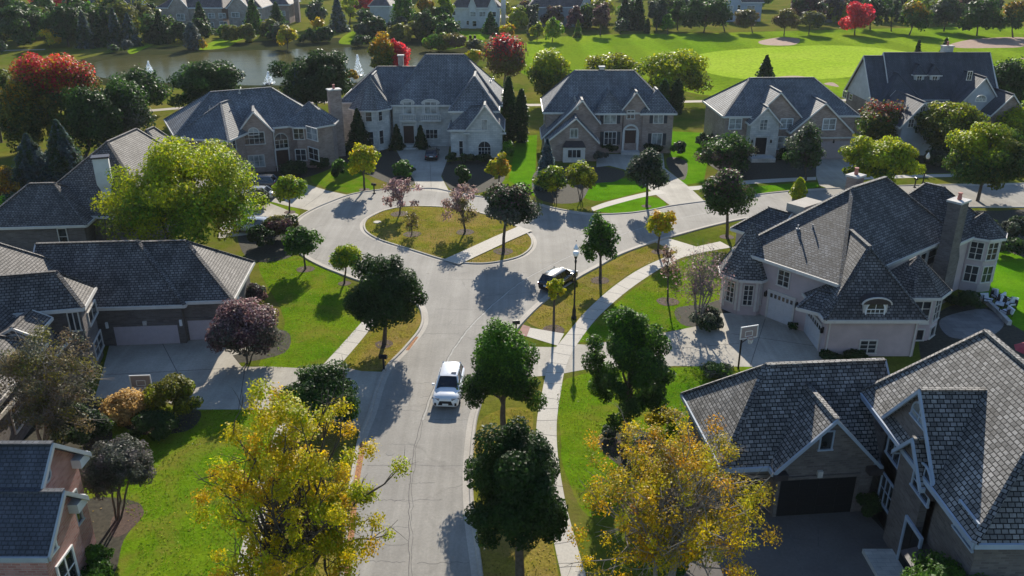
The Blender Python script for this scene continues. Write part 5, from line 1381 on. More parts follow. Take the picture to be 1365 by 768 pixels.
# --- far trees
FAR = [
 ('bright scarlet round tree on the golf course edge', (1139, 47), (1117, 1166, 3, 44), 'round', 'RD', 'RD'),
 ('green tree with orange top right of the scarlet tree', (1212, 47), (1198, 1241, 0, 46), 'round', 'MG', 'OR+OL'),
 ('large dark round tree casting a wide shadow on the fairway', (938, 44), (908, 976, -2, 42), 'round', 'DG', 'MG'),
 ('dark green tree leaning against the large round tree', (966, 42), (952, 972, 2, 38), 'round', 'MG', None),
 ('pale olive vase tree in front of the pale blue house', (1003, 44), (980, 1020, 13, 40), 'vase', 'OL+BN', None),
 ('thin olive tree left of the grey gabled house', (1045, 48), (1028, 1066, 13, 44), 'vase', 'OL+BN', None),
 ('thin pale olive tree second from the grey gabled house', (1078, 46), (1062, 1100, 12, 42), 'vase', 'OL+GR', None),
 ('dark bronze tree behind the thin olive trees', (1075, 34), (1052, 1102, -8, 28), 'round', 'PU+DG', None),
 ('dark tree just behind the scarlet tree', (1160, 40), (1140, 1182, -4, 38), 'round', 'DG', None),
 ('slim green tree between scarlet and orange topped trees', (1188, 42), (1178, 1200, 2, 40), 'round', 'MG+GR', None),
 ('grey green broad tree right of the orange topped tree', (1258, 42), (1240, 1285, -4, 38), 'round', 'GR+DG', None),
 ('dark round tree beyond the brown bunker', (1302, 48), (1278, 1334, -2, 46), 'round', 'DG+MG', None),
 ('green tree with orange top at the top right corner', (1350, 50), (1324, 1376, 2, 46), 'round', 'MG', 'OR+OL'),
 ('small yellow green lollipop tree on the fairway left', (736, 56), (724, 752, 25, 54), 'round', 'YG+BG', None),
 ('yellow orange bushy tree beside the lollipop tree', (716, 54), (706, 726, 30, 50), 'round', 'OL+YG', None),
 ('tiny pointed pale tree on the fairway', (770, 50), (765, 776, 28, 49), 'cone', 'OL+BG', None),
 ('purple rounded tree in front of the wide brown roof', (767, 42), (755, 780, 10, 42), 'round', 'PU', None),
 ('dull purple tree right of the grey house', (800, 47), (788, 815, 6, 40), 'round', 'PU+BN', None),
 ('pale green small tree left of the purple tree line', (827, 46), (818, 838, 25, 44), 'round', 'MG+GR', None),
 ('dark pointed spruce in the hedge beyond the fairway, leftmost', (832, 40), (820, 846, -6, 40), 'cone', 'DG+GR', None),
 ('dark spruce in the hedge beyond the fairway, second from left', (850, 40), (838, 864, -10, 40), 'cone', 'DG', None),
 ('tiny dark shrub like conifer alone on the fairway', (863, 45), (859, 867, 26, 45), 'column', 'DG', None),
 ('grey dark tree with bare trunk beyond the fairway', (875, 42), (862, 890, -8, 34), 'round', 'DG+GR', None),
 ('small fresh green tree in front of the dark tree row', (890, 46), (882, 899, 19, 42), 'round', 'BG', None),
 ('green tree right of the small fresh green tree', (903, 40), (892, 916, 0, 36), 'round', 'MG', None),
 ('dark spruce left of the grey house gable', (712, 46), (702, 721, 8, 46), 'cone', 'DG+GR', None),
 ('short dark spruce in front of the grey house', (724, 34), (718, 732, 6, 34), 'cone', 'DG', None),
 ('olive rounded tree against the grey house wall', (731, 28), (720, 746, 8, 27), 'round', 'OL+GR', None),
 ('round bush tree at the end of the far road', (688, 26), (690, 706, 0, 26), 'round', 'MG+DG', None),
 ('yellow tree beside the far road', (676, 28), (666, 684, 2, 26), 'round', 'YG+OL', None),
 ('orange yellow tree at the right of the white house', (676, 52), (664, 688, 33, 50), 'round', 'OR+YG', None),
 ('green cone tree against the white house', (653, 45), (641, 667, 17, 46), 'cone', 'MG', None),
 ('tall bright green tree left of the white house', (593, 44), (580, 608, -10, 38), 'round', 'BG+YG', None),
 ('tall tree half green half orange beyond the pond', (566, 46), (553, 580, -10, 42), 'round', 'MG+OL', 'OR'),
 ('tall mid green poplar left of the half orange tree', (535, 44), (520, 554, -12, 40), 'column', 'BG+MG', None),
 ('crimson tree top behind the grey house at the top edge', (486, 26), (472, 502, -6, 14), 'round', 'RD+PU', 'RD'),
 ('small round pale green tree on the pond bank', (486, 44), (472, 500, 12, 40), 'round', 'MG+GR', None),
 ('yellow tree at the water edge of the pond', (383, 66), (368, 398, 36, 62), 'round', 'YE+OL', None),
 ('small orange shrub tree on the bank under the dark spruce', (424, 46), (414, 432, 24, 44), 'round', 'YE+OR', None),
 ('dark blue spruce behind the pond bank', (452, 42), (436, 464, -4, 42), 'cone', 'DG+BL', None),
 ('pale yellow green tall tree behind the dark blue spruce', (466, 34), (456, 478, -12, 30), 'round', 'YG', None),
 ('broad grey green tree right of the brown townhouse', (425, 38), (404, 440, 0, 34), 'round', 'GR+MG', None),
 ('pointed green evergreen in front of the brown townhouse', (368, 42), (354, 384, 4, 42), 'cone', 'MG+DG', None),
 ('pointed green evergreen at the left corner of the brown townhouse', (343, 44), (322, 352, -2, 42), 'cone', 'BG+DG', None),
 ('pointed dark evergreen between the two grey townhouses', (266, 46), (252, 282, 4, 44), 'cone', 'DG+MG', None),
 ('pale silver willow like shrub tree by the water', (256, 66), (244, 268, 30, 64), 'column', 'GR+BL', None),
 ('dark spruce by the pond bank in front of the townhouse', (214, 58), (198, 228, 15, 56), 'cone', 'DG', None),
 ('dark rounded evergreen next to the pond bank spruce', (236, 58), (222, 250, 28, 56), 'round', 'DG', None),
 ('dark spruce left of the low brown building gable', (172, 62), (158, 186, 18, 60), 'cone', 'DG+BL', None),
 ('blue tinted spruce second from the low brown building', (152, 62), (140, 166, 12, 60), 'cone', 'BL+DG', None),
 ('dark spruce third from the low brown building', (133, 62), (120, 146, 20, 60), 'cone', 'DG', None),
 ('dark spruce beneath the roof of the low brown building', (112, 64), (98, 126, 16, 62), 'cone', 'DG+BL', None),
 ('broad dark green tree at the top left, right of centre', (92, 62), (58, 112, 4, 62), 'round', 'DG+MG', None),
 ('broad green tree at the top left corner', (24, 62), (-12, 56, 4, 64), 'round', 'DG+MG', None),
 ('small yellow tree in the dark top left trees', (66, 64), (54, 79, 38, 60), 'round', 'YE', None),
 ('scarlet tree crown at the top edge, far left', (76, 20), (44, 108, -24, 12), 'round', 'RD', 'RD'),
 ('orange tree right of the far left scarlet crown', (116, 24), (104, 128, -8, 14), 'round', 'OR', None),
 ('bright lime tree behind the low brown building', (164, 20), (152, 174, -4, 18), 'round', 'YG+BG', None),
 ('green tree left of the lime tree at the top edge', (136, 20), (122, 154, -8, 14), 'round', 'MG', None),
 ('grey green tree right of the lime tree', (185, 28), (174, 196, 2, 26), 'round', 'OL+GR', None),
 ('dark green tree left of the long townhouse', (200, 32), (190, 212, 4, 30), 'round', 'DG+MG', None),
 ('olive bushy tree at the far left edge', (2, 72), (-6, 10, 54, 72), 'round', 'GR+BG', None),
]
for lb, b, bx, kd, pl, tp in FAR:
    ev = kd in ('cone', 'column')
    tree(lb, b, bx, kd, pl, top=tp, name='evergreen' if ev and 'poplar' not in lb and 'willow' not in lb and 'pale tree' not in lb else 'tree', cat='tree', k=.5 if ev else .32, dens=.8, ncl=26)
# --- shrubs, hedges
SH = [
 ('silvery dark shrub in the tree shade beyond the right turret, left', (1318, 318), (1300, 1338, 292, 320), 'GR+DG'),
 ('silvery dark shrub in the tree shade at the right edge', (1352, 322), (1334, 1372, 288, 324), 'GR+DG'),
 ('low dark shrub at the front of the right tree shade', (1338, 340), (1318, 1362, 318, 342), 'DG'),
 ('dark shrub behind the street lamp with dark trees, left', (1212, 224), (1196, 1232, 200, 226), 'DG'),
 ('dark shrub behind the street lamp with dark trees, right', (1246, 224), (1230, 1264, 200, 226), 'DG+GR'),
 ('clipped dark hedge ball beside the front gable of the stone house, leftmost', (602, 217), (594, 612, 204, 219), 'DG'),
 ('clipped dark hedge ball under the arched gable window', (622, 217), (612, 634, 206, 219), 'DG'),
 ('dark hedge ball right of the arched gable window', (646, 217), (634, 658, 206, 219), 'DG'),
 ('round green shrub glowing in front of the shaded stone house drive', (536, 236), (520, 555, 216, 240), 'BG+MG'),
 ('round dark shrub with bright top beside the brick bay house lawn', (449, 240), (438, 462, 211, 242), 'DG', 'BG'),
 ('small green shrub in the shaded bed right of the stone house drive', (614, 246), (604, 628, 222, 246), 'DG+MG'),
 ('long row of bright green hedge leaves beside the stone house lawn', (677, 214), (668, 686, 188, 216), 'BG'),
 ('round pale shrub with dark side, right corner of nested gable house', (902, 208), (893, 914, 188, 208), 'MG+GR'),
 ('dark hedge under the shuttered window of the nested gable house', (808, 204), (796, 822, 192, 206), 'DG'),
 ('silver leaved shrub beside the nested gable garage', (800, 216), (790, 810, 202, 218), 'GR'),
 ('rounded grey shrub at the left corner of the stone entry house', (936, 196), (926, 944, 178, 196), 'GR+MG'),
 ('dark rounded shrub beside the grey shrub at the stone entry house', (950, 196), (940, 962, 178, 198), 'DG'),
 ('dark hedge along the brick bay house, left half', (392, 232), (372, 414, 218, 234), 'DG'),
 ('dark hedge along the brick bay house, right half', (424, 226), (412, 440, 208, 228), 'DG'),
 ('round dark green shrub between the parked cars on the left drive', (344, 276), (330, 360, 252, 280), 'DG+GR'),
 ('reddish green broad shrub at the edge of the left mulch bed', (378, 320), (350, 402, 284, 320), 'OL+PU+DG'),
 ('dark shrub under the reddish shrub, in the left mulch bed', (352, 330), (332, 372, 300, 334), 'DG'),
 ('dusky purple shrub below the garage wing roof corner', (345, 408), (328, 362, 376, 408), 'PU+GR'),
 ('bright green feathery shrub at the foot of the pink brick house', (128, 776), (100, 156, 728, 776), 'BG+MG'),
 ('grey green shrub in front of the left half bare tree', (105, 598), (66, 140, 535, 598), 'GR+DG'),
 ('dark shrub between tan grass and olive shrub', (196, 582), (170, 240, 556, 584), 'DG'),
 ('low grey green shrub in the mulch bed near the open vase tree', (866, 612), (840, 892, 580, 616), 'MG+GR'),
 ('yellow flowered shrub beside the brick house eave', (884, 566), (858, 910, 542, 576), 'OL+YE'),
 ('dark shrub beside the trunk of the open vase tree', (812, 584), (800, 830, 564, 586), 'DG+GR'),
 ('pale green shrub below the right basketball hoop', (956, 502), (934, 978, 486, 510), 'BG+GR'),
 ('round dark shrub by the white garage door of the stucco house', (1057, 442), (1049, 1064, 429, 444), 'DG'),
 ('green shrub under the big thinning gold tree', (905, 768), (880, 940, 720, 776), 'BG+MG'),
 ('dark shrubs in the shaded garden bed behind the garden turret', (1284, 412), (1268, 1312, 388, 414), 'DG'),
 ('dark hedge below the beige end wall, left', (1108, 480), (1092, 1124, 470, 486), 'DG'),
 ('dark hedge below the beige end wall, right', (1140, 480), (1124, 1160, 472, 486), 'DG'),
 ('dark bush in the corner between black garage and brick house wall', (1158, 688), (1140, 1180, 655, 692), 'DG'),
 ('dark green shrub below the right shuttered window of the nested gables', (870, 206), (854, 884, 196, 207), 'DG'),
 ('low dark shrubs left of the stone entry steps', (975, 214), (958, 998, 202, 216), 'DG'),
 ('low dark shrubs right of the stone entry steps', (1052, 214), (1034, 1076, 202, 216), 'DG'),
 ('small blue conifer behind the garage wing roof', (18, 322), (8, 28, 298, 326), 'BL'),
 ('thin grey shrub behind the garage wing roof', (52, 330), (42, 66, 302, 330), 'GR'),
 ('dense bright bush at the right edge beyond the long gabled house', (1330, 130), (1306, 1352, 92, 132), 'BG+MG'),
 ('yellow green reeds on the pond bank below the white house, left', (580, 68), (563, 606, 44, 68), 'BG+OL'),
 ('brown tipped reeds on the pond bank below the white house, middle', (606, 70), (590, 626, 46, 70), 'OL+BN'),
 ('dark olive reeds on the pond bank below the white house, right', (632, 72), (618, 646, 52, 70), 'OL+GR'),
 ('bright yellow shrub mass right of the stone house ridge', (634, 86), (618, 648, 66, 86), 'YG+YE'),
 ('yellow shrub on the pond bank by the dark tree', (467, 108), (458, 478, 93, 108), 'OL+OR'),
 ('round pale green bush by the patio chairs of the white house', (637, 64), (630, 644, 52, 64), 'BG'),
 ('low dark hedge on the pond bank between spruce and small tree', (480, 62), (468, 496, 49, 62), 'DG'),
 ('small orange shrub by the pond beside the silver willow', (268, 66), (262, 276, 52, 66), 'OR+OL'),
 ('pale spiky shrub at the pond bank below the dark spruces', (150, 70), (144, 158, 60, 70), 'GR+BG'),
 ('second pale spiky shrub at the pond bank below the dark spruces', (168, 70), (162, 176, 54, 70), 'GR+BL'),
]
for s_ in SH: shrub(s_[0], s_[1], s_[2], s_[3], top=s_[4] if len(s_) > 4 else None, rag=.1)

# far woods that read as one dark mass behind the houses
def woods(name, spots, pal, z):
    P, N, T, S = [], [], [], []
    for (x, y, w, h_) in spots:
        b = G(x, y); dep = depth_of(b[1], 4); Rx = w/2*dep/FOC; Rz = h_/2*dep/FOC
        pos, nor, idx, cl, out = crown_points('round', (b[0], b[1], Rz*.95), Rx, Rz, 1100, 24, .34, .12)
        leaf = dep*.0024
        tint = pick([pal[random.randrange(len(pal))]], 24)[idx]*.7 + pick(pal, len(pos))*.3
        k = pos[:, 2] > .05
        P.append(pos[k]); N.append(nor[k]); T.append(tint[k]*(.8+.4*rng.random((k.sum(), 1)))); S.append(leaf*(.7+.6*rng.random(k.sum())))
    o = leaf_mesh(name, np.concatenate(P), np.concatenate(N), np.concatenate(S), np.concatenate(T), (0, 0, 0), None)
    return tag(o, kind='stuff')
sp = [(random.uniform(-20, 215), random.uniform(40, 60), random.uniform(30, 52), random.uniform(36, 58)) for _ in range(34)]
sp += [(random.uniform(200, 500), random.uniform(50, 58), random.uniform(22, 36), random.uniform(14, 26)) for _ in range(16)]
sp += [(random.uniform(500, 600), random.uniform(44, 58), random.uniform(26, 40), random.uniform(22, 40)) for _ in range(12)]
sp += [(random.uniform(-30, 700), random.uniform(-12, 8), random.uniform(26, 44), random.uniform(26, 44)) for _ in range(34)]
woods('far_woods', sp, ['DG', 'MG', 'DG', 'GR', 'OL', 'MG', 'BG'], 0)
sp = [(random.uniform(690, 900), random.uniform(26, 40), random.uniform(22, 36), random.uniform(22, 40)) for _ in range(22)]
sp += [(random.uniform(900, 1400), random.uniform(6, 32), random.uniform(28, 46), random.uniform(26, 44)) for _ in range(44)]
sp += [(random.uniform(680, 1400), random.uniform(-14, 0), random.uniform(26, 44), random.uniform(26, 44)) for _ in range(34)]
woods('far_woods', sp, ['DG', 'MG', 'BG', 'GR', 'OL', 'PU', 'YG'], 0)
# ------------------------------------------------------------------ vehicles
def car(label, pos, heading, colour, suv=True, group=None, roofglass=False):
    root = thing('parked_car' if group else 'car', label, 'car', (pos[0], pos[1], .004), group, heading)
    h_ = 1.0 if suv else .86
    st = [(2.38, .66, .34, .54, .57), (2.35, .80, .26, .70, .78), (2.24, .90, .22, .86, .93), (1.80, .935, .22, .93, 1.0), (1.25, .945, .22, .95, 1.03), (.85, .95, .22, .99, 1.07),
          (.2, .95, .22, 1.0, 1.06), (-.6, .95, .22, 1.01, 1.06), (-1.4, .955, .22, 1.02, 1.07), (-1.95, .94, .24, 1.02, 1.07), (-2.22, .88, .3, 1.0, 1.04), (-2.34, .74, .40, .90, .93)]
    m = MB(); n = 0
    for x, w, zb, zs, zt in st:
        zs *= h_; zt *= h_
        ring = [(-w*.86, zb), (-w*.97, zb+.12), (-w, (zb+zs)/2), (-w*.985, zs-.07), (-w*.90, zs), (-w*.5, zt), (0, zt+.01), (w*.5, zt), (w*.90, zs), (w*.985, zs-.07), (w, (zb+zs)/2), (w*.97, zb+.12), (w*.86, zb)]
        n = len(ring); m.v += [(x, y, z) for y, z in ring]
    for i in range(len(st)-1):
        for k in range(n):
            a = i*n+k; b = i*n+(k+1) % n; m.f.append((a, b, b+n, a+n))
    m.f.append(tuple(range(n-1, -1, -1))); m.f.append(tuple((len(st)-1)*n+k for k in range(n)))
    m.build('body', colour, root, smooth=True, uv=False)
    zr = 1.60*h_ if suv else 1.40; zb = .98*h_
    base = [(1.12, .84), (1.12, -.84), (-2.2, -.80), (-2.2, .80)]; top = [(.30, .63), (.30, -.63), (-1.72, -.61), (-1.72, .61)]
    if not suv: base[2:] = [(-1.9, -.8), (-1.9, .8)]; top[2:] = [(-1.15, -.6), (-1.15, .6)]
    m = MB(); m.add([(x, y, zb) for x, y in base] + [(x, y, zr) for x, y in top], [(0, 1, 5, 4), (1, 2, 6, 5), (2, 3, 7, 6), (3, 0, 4, 7), (4, 5, 6, 7)])
    m.build('window', 'car_glass', root, uv=False)
    m = MB()
    xs = [.38, .15, top[2][0]+.35, top[2][0]-.08]; zz = [zr-.02, zr+.035, zr+.035, zr-.03]; ys = [-.65, -.56, 0, .56, .65]; dz = [-.04, .015, .035, .015, -.04]
    k0 = 0
    for x, z in zip(xs, zz):
        m.v += [(x, y, z+d) for y, d in zip(ys, dz)]
    for i in range(3):
        for k in range(4): a = i*5+k; m.f.append((a, a+1, a+6, a+5))
    m.build('roof_panel', colour, root, smooth=True, uv=False)
    if roofglass:
        m = MB(); m.box((.02, .22, zr+.058), (.32, .62, .012)); m.build('sunroof', 'car_glass', root, uv=False)
    for sgn in (-1, 1):
        for (bx, by), (tx, ty) in ((base[0], top[0]), (base[2], top[2])):
            m = MB(); m.bar((bx+.02, sgn*abs(by), zb), (tx, sgn*abs(ty)+sgn*.01, zr), .1, .09, (1, 0, 0)); m.build('pillar', colour, root, uv=False)
        m = MB(); f = .52; xb = base[0][0]*(1-f)+base[2][0]*f; xt = top[0][0]*(1-f)+top[2][0]*f
        m.bar((xb, sgn*.83, zb), (xt, sgn*.635, zr), .1, .05, (1, 0, 0))
        m.build('pillar', colour, root, uv=False)
        m = MB(); m.box((.72, sgn*1.04, zb+.12), (.12, .2, .15)); m.build('mirror', colour, root, uv=False)
        m = MB(); m.bar((2.31, sgn*.42, .80*h_), (2.08, sgn*.93, .83*h_), .16, .13)
        m.build('headlight', 'lamp_clear', root, uv=False)
        m = MB(); m.box((-2.24, sgn*.68, .84*h_), (.16, .38, .17), sgn*.35); m.build('taillight', 'lamp_red', root, uv=False)
        for x in (1.42, -1.42):
            y = sgn*.83
            m = MB(); m.tube([(x, y-.115, .35), (x, y+.13*sgn/abs(sgn)*1, .35)] if sgn > 0 else [(x, y+.115, .35), (x, y-.13, .35)], [.35, .35], 20); wh = m.build('wheel', 'rubber', root, uv=False)
            m = MB(); m.tube([(x, y+sgn*.12, .35), (x, y+sgn*.145, .35)], [.24, .21], 14); m.build('rim', 'rim', wh, uv=False)
    m = MB(); m.v = [(2.345, .40, .70*h_), (2.345, -.40, .70*h_), (2.37, -.52, .40), (2.37, .52, .40)]; m.v += [(x+.045, y, z) for x, y, z in m.v]
    m.f = [(0, 1, 2, 3), (7, 6, 5, 4), (0, 4, 5, 1), (1, 5, 6, 2), (2, 6, 7, 3), (3, 7, 4, 0)]; m.build('grille', 'black', root, uv=False)
    for sgn in (-1, 1):
        m = MB(); m.box((2.33, sgn*.70, .45), (.1, .14, .22), sgn*.25); m.build('fog_light', 'black', root, uv=False)
    m = MB(); m.box((2.415, 0, .46), (.02, .42, .13)); m.build('number_plate', 'white', root, uv=False)
    m = MB(); m.box((-2.37, 0, .72), (.03, .46, .14)); m.build('number_plate', 'white', root, uv=False)
    m = MB(); m.box((-2.30, 0, .40), (.14, 1.4, .16)); m.build('bumper', 'black', root, uv=False)
    return root
def head(a, b): return math.atan2(b[1]-a[1], b[0]-a[0])
fr_, bk_ = G(594, 546), G(603, 508)
hd = head(bk_, fr_); car('white sport utility car driving towards the camera on the pale street', (fr_[0]-2.3*math.cos(hd), fr_[1]-2.3*math.sin(hd)), hd, 'car_white', roofglass=True)
a_, b_ = G(727, 393), G(768, 366); hd = head(a_, b_); p = G(744, 380); car('black sport utility car parked at the kerb beside the lamp post', (p[0], p[1]), hd, 'car_black')
car('dark grey car on the shaded left drive with its red rear light in view', G(346, 250), R(178), 'car_gray')
car('silver car on the left drive half hidden behind a round shrub', G(342, 264), R(178), 'car_silver', False)
car('pale silver car under the very large yellow green tree', G(338, 308), R(165), 'car_silver')
car('black car with white rear plate in the shaded drive of the stone house', G(576, 210), R(92), 'car_black', False)
# ------------------------------------------------------------------ street furniture
def lamp_post(label, p, H_):
    r = thing('street_lamp', label, 'street lamp', (p[0], p[1]), 'black post lamps with white globes')
    s_ = H_/4.6
    m = MB(); m.lathe((0, 0, 0), [(.24, 0), (.24, .12), (.17, .18), (.16, .55), (.11, .65), (.075, .9), (.06, 3.3), (.10, 3.42), (.10, 3.5), (.06, 3.56), (.13, 3.68), (.15, 3.75)], 14)
    m.v = [(x, y, z*s_) for x, y, z in m.v]; m.build('post', 'black', r, uv=False, smooth=False)
    m = MB(); m.lathe((0, 0, 3.75*s_), [(.14, 0), (.23, .12), (.25, .3), (.22, .42)], 16); m.build('globe', 'globe', r, uv=False, smooth=True)
    m = MB(); m.lathe((0, 0, 4.17*s_), [(.23, 0), (.17, .12), (.09, .3), (.03, .42), (.015, .44)], 16); cp = m.build('globe_cap', 'globe', r, uv=False, smooth=True)
    m = MB(); m.lathe((0, 0, 4.6*s_), [(.02, 0), (.035, .05), (.01, .14)], 8); m.build('finial', 'black', cp, uv=False)
p = G(765, 425); lamp_post('black street lamp with white acorn globe behind the parked black car', p, AY(765, 322, p[1])[1])
p = G(1229, 250); lamp_post('street lamp with white globe against the dark trees at right', p, AY(1229, 203, p[1])[1])
def hoop(label, p, H_, yaw, w=1.4, hgt=.95):
    r = thing('basketball_hoop', label, 'basketball hoop', (p[0], p[1]), 'driveway basketball hoops', yaw)   # -y looks at the player
    m = MB(); m.tube([(0, 0, 0), (0, 0, H_-.7)], [.075, .065], 10); m.bar((0, 0, H_-.9), (0, -.75, H_-.15), .07, .07, (1, 0, 0)); m.bar((0, 0, H_-1.3), (0, -.75, H_-.55), .06, .06, (1, 0, 0)); m.build('post', 'black', r, uv=False)
    m = MB(); m.box((0, -.8, H_), (w, .04, hgt)); b = m.build('backboard', 'gdoor', r, uv=False)
    m = MB()
    for s in (-1, 1):
        m.box((s*w/2, -.825, H_), (.07, .07, hgt+.07)); m.box((0, -.825, H_+s*hgt/2), (w-.07, .065, .07)); m.box((s*.3, -.83, H_-.12), (.05, .03, .42)); m.box((0, -.83, H_-.12+s*.2), (.55, .03, .05))
    m.build('frame', 'white', b, uv=False)
    m = MB(); c = [(.23*math.cos(t), -1.1+.23*math.sin(t), H_-.36) for t in [2*math.pi*k/16 for k in range(17)]]; m.tube(c, [.018]*17, 5); rim = m.build('rim', 'clay', r, uv=False)
    m = MB()
    for k in range(12):
        t = 2*math.pi*k/12; t2 = t + .4
        m.bar((.22*math.cos(t), -1.1+.22*math.sin(t), H_-.37), (.13*math.cos(t2), -1.1+.13*math.sin(t2), H_-.78), .012, .012)
        m.bar((.22*math.cos(t), -1.1+.22*math.sin(t), H_-.37), (.13*math.cos(t-.4), -1.1+.13*math.sin(t-.4), H_-.78), .012, .012)
    m.build('net', 'white', rim, uv=False)
hoop('basketball hoop with dark board on the sunny edge of the right driveway', G(984, 491), 3.45, R(18))
p = G(197, 524); hoop('basketball hoop with white framed board behind the olive shrub, left driveway', p, AY(197, 494, p[1]+.8)[1], R(4))
def mailbox(label, p, yaw):
    r = thing('mailbox', label, 'mailbox', (p[0], p[1]), 'dark kerb mailboxes', yaw)
    m = MB(); m.box((0, 0, 0), (.12, .12, 1.05), 0, 0); m.box((0, 0, 0), (.3, .3, .1), 0, 0); m.build('post', 'black', r, uv=False)
    m = MB(); P = [(-.13, .0), (.13, .0), (.13, .18)] + [(.13*math.cos(t), .18+.12*math.sin(t)) for t in [math.pi*k/8 for k in range(1, 8)]] + [(-.13, .18)]
    n = len(P); m.add([(x, -.3, 1.05+z) for x, z in P] + [(x, .3, 1.05+z) for x, z in P], [tuple(range(n)), tuple(range(2*n-1, n-1, -1))] + [(i, n+i, n+(i+1) % n, (i+1) % n) for i in range(n)])
    b = m.build('box', 'black', r, uv=False)
    m = MB(); m.box((.15, -.1, 1.28), (.015, .16, .07)); m.build('flag', 'lamp_red', b, uv=False)
mailbox('dark mailbox at the kerb beside the golden round tree', G(499, 258), R(60))
mailbox('dark mailbox in the shade under the dense bend tree', G(512, 494), R(80))
mailbox('dark mailbox beside the red paver ramp', G(688, 447), R(100))
mailbox('dark mailbox at the far kerb under the broad dark tree at right', G(1219, 250), R(0))
m = MB(); p = G(503, 297); m.lathe((p[0], p[1], .062), [(.45, 0), (.45, .05), (.38, .06)], 20); tag(m.build('utility_cover', 'walk', uv=False), 'pale round utility cover in the grass at the left end of the island', 'utility cover')
# ------------------------------------------------------------------ fountains in the pond
def fountain(label, base, ytop, w):
    p = G(*base); H_ = AY(base[0], ytop, p[1])[1]; r = thing('fountain', label, 'fountain', (p[0], p[1]), 'water jets in the pond')
    m = MB(); m.lathe((0, 0, 0), [(.8, 0), (.9, .12), (.5, .25)], 14); m.build('float', 'black', r, uv=False)
    m = MB(); n = 420
    for i in range(n):
        t = random.random(); a = random.random()*2*math.pi; q = math.sqrt(random.random())
        rad = w*(1-t)**1.3*.5*q + .12; z = H_*t
        c = (rad*math.cos(a), rad*math.sin(a), z); s = random.uniform(.06, .15)
        d = norm((random.gauss(0, .3)+math.cos(a)*.4, random.gauss(0, .3)+math.sin(a)*.4, random.choice((-1, 1)))); e = norm(cross(d, (random.random(), random.random(), .3)))
        m.add([(c[0]-d[0]*s*2, c[1]-d[1]*s*2, c[2]-d[2]*s*2), (c[0]+e[0]*s*.5, c[1]+e[1]*s*.5, c[2]+e[2]*s*.5), (c[0]+d[0]*s*2, c[1]+d[1]*s*2, c[2]+d[2]*s*2), (c[0]-e[0]*s*.5, c[1]-e[1]*s*.5, c[2]-e[2]*s*.5)], [(0, 1, 2, 3)])
    o = m.build('spray', 'spray', r, uv=False); o['kind'] = 'stuff'
fountain('water jet in the pond left of the broad dark tree', (200, 100), 82, 2.6)
fountain('water jet in the pond at the left side of the very dark round tree', (359, 112), 96, 2.8)
fountain('tall tapering water jet in the pond beside the green and red tree', (478, 101), 73, 2.8)
# ------------------------------------------------------------------ garden of the stucco house
sheet('patio', spline(gp([(1255, 425), (1310, 412), (1338, 428), (1325, 446), (1290, 452), (1262, 447)]), True), .016, 'flag')
sheet('patio', spline(gp([(1225, 455), (1262, 410), (1310, 408), (1345, 430), (1400, 470), (1380, 520), (1260, 520)]), True), .012, 'bed')  # dark soil, also painting the black shade round the flagstones
m = MB(); a = [G(*q) for q in ((1296, 398), (1312, 402), (1330, 418), (1345, 434))]
for i in range(3): m.bar((a[i][0], a[i][1], .2), (a[i+1][0], a[i+1][1], .2), .35, .42)
tag(m.build('garden_wall', 'stone'), 'low pale stone garden wall beside the white cushioned chairs', 'garden wall')
def lounge(label, p, yaw):
    r = thing('garden_armchair', label, 'garden chair', (p[0], p[1]), 'white cushioned patio chairs', yaw)
    m = MB()
    for x in (-.36, .36):
        for y in (-.36, .36): m.box((x, y, 0), (.06, .06, .34), 0, 0)
    m.box((0, 0, .3), (.8, .8, .07)); m.box((0, .4, .55), (.8, .06, .5))
    for x in (-.4, .4): m.box((x, 0, .58), (.07, .8, .05)); m.box((x, -.36, .45), (.06, .06, .25))
    m.build('frame', 'wicker', r, uv=False)
    m = MB(); m.box((0, -.03, .40), (.68, .68, .14)); m.build('seat_cushion', 'cushion', r, uv=False)
    m = MB(); m.bar((0, .3, .46), (0, .42, .95), .66, .16, (1, 0, 0)); m.build('back_cushion', 'cushion', r, uv=False)
for lb, q, yw in (('white cushioned patio chair nearest the stucco house wall', (1316, 405), 60), ('white cushioned patio chair at the far side of the low stone wall', (1328, 400), 10), ('white cushioned patio chair in the middle of the cluster', (1332, 410), -40), ('white cushioned patio chair at the grass edge', (1345, 410), -80), ('white cushioned patio chair nearest the camera in the cluster', (1340, 421), 200), ('white cushioned patio chair right of the middle one, turned away', (1338, 403), 120)):
    p = G(*q); lounge(lb, (p[0], p[1]), R(yw))
p = G(1368, 500); r = thing('parasol', 'red parasol cut by the right edge behind the brick house roof', 'parasol', (p[0], p[1]))
m = MB(); m.tube([(0, 0, 0), (0, 0, 2.6)], [.03, .03], 8); m.lathe((0, 0, 0), [(.3, 0), (.3, .08), (.06, .12)], 12); m.build('pole', 'metal', r, uv=False)
m = MB(); m.lathe((0, 0, 2.1), [(1.3, 0), (.9, .22), (.4, .42), (.03, .55)], 8); m.build('canopy', 'red_cloth', r, uv=False)
for lb, q in (('dark garden chair on the far lawn, left of its pair, by the white house', (627, 54)), ('dark garden chair on the far lawn, right of its pair, by the white house', (633, 54))):
    p = G(*q); m = MB(); m.box((0, 0, .45), (.8, .8, .12)); m.box((0, .4, .95), (.8, .1, 1.0))
    for x in (-.35, .35):
        for y in (-.35, .35): m.box((x, y, 0), (.1, .1, .42), 0, 0)
    o = m.build('garden_chair', 'wood', None, uv=False); o.location = (p[0], p[1], 0); tag(o, lb, 'garden chair', 'chairs on the far lawn')
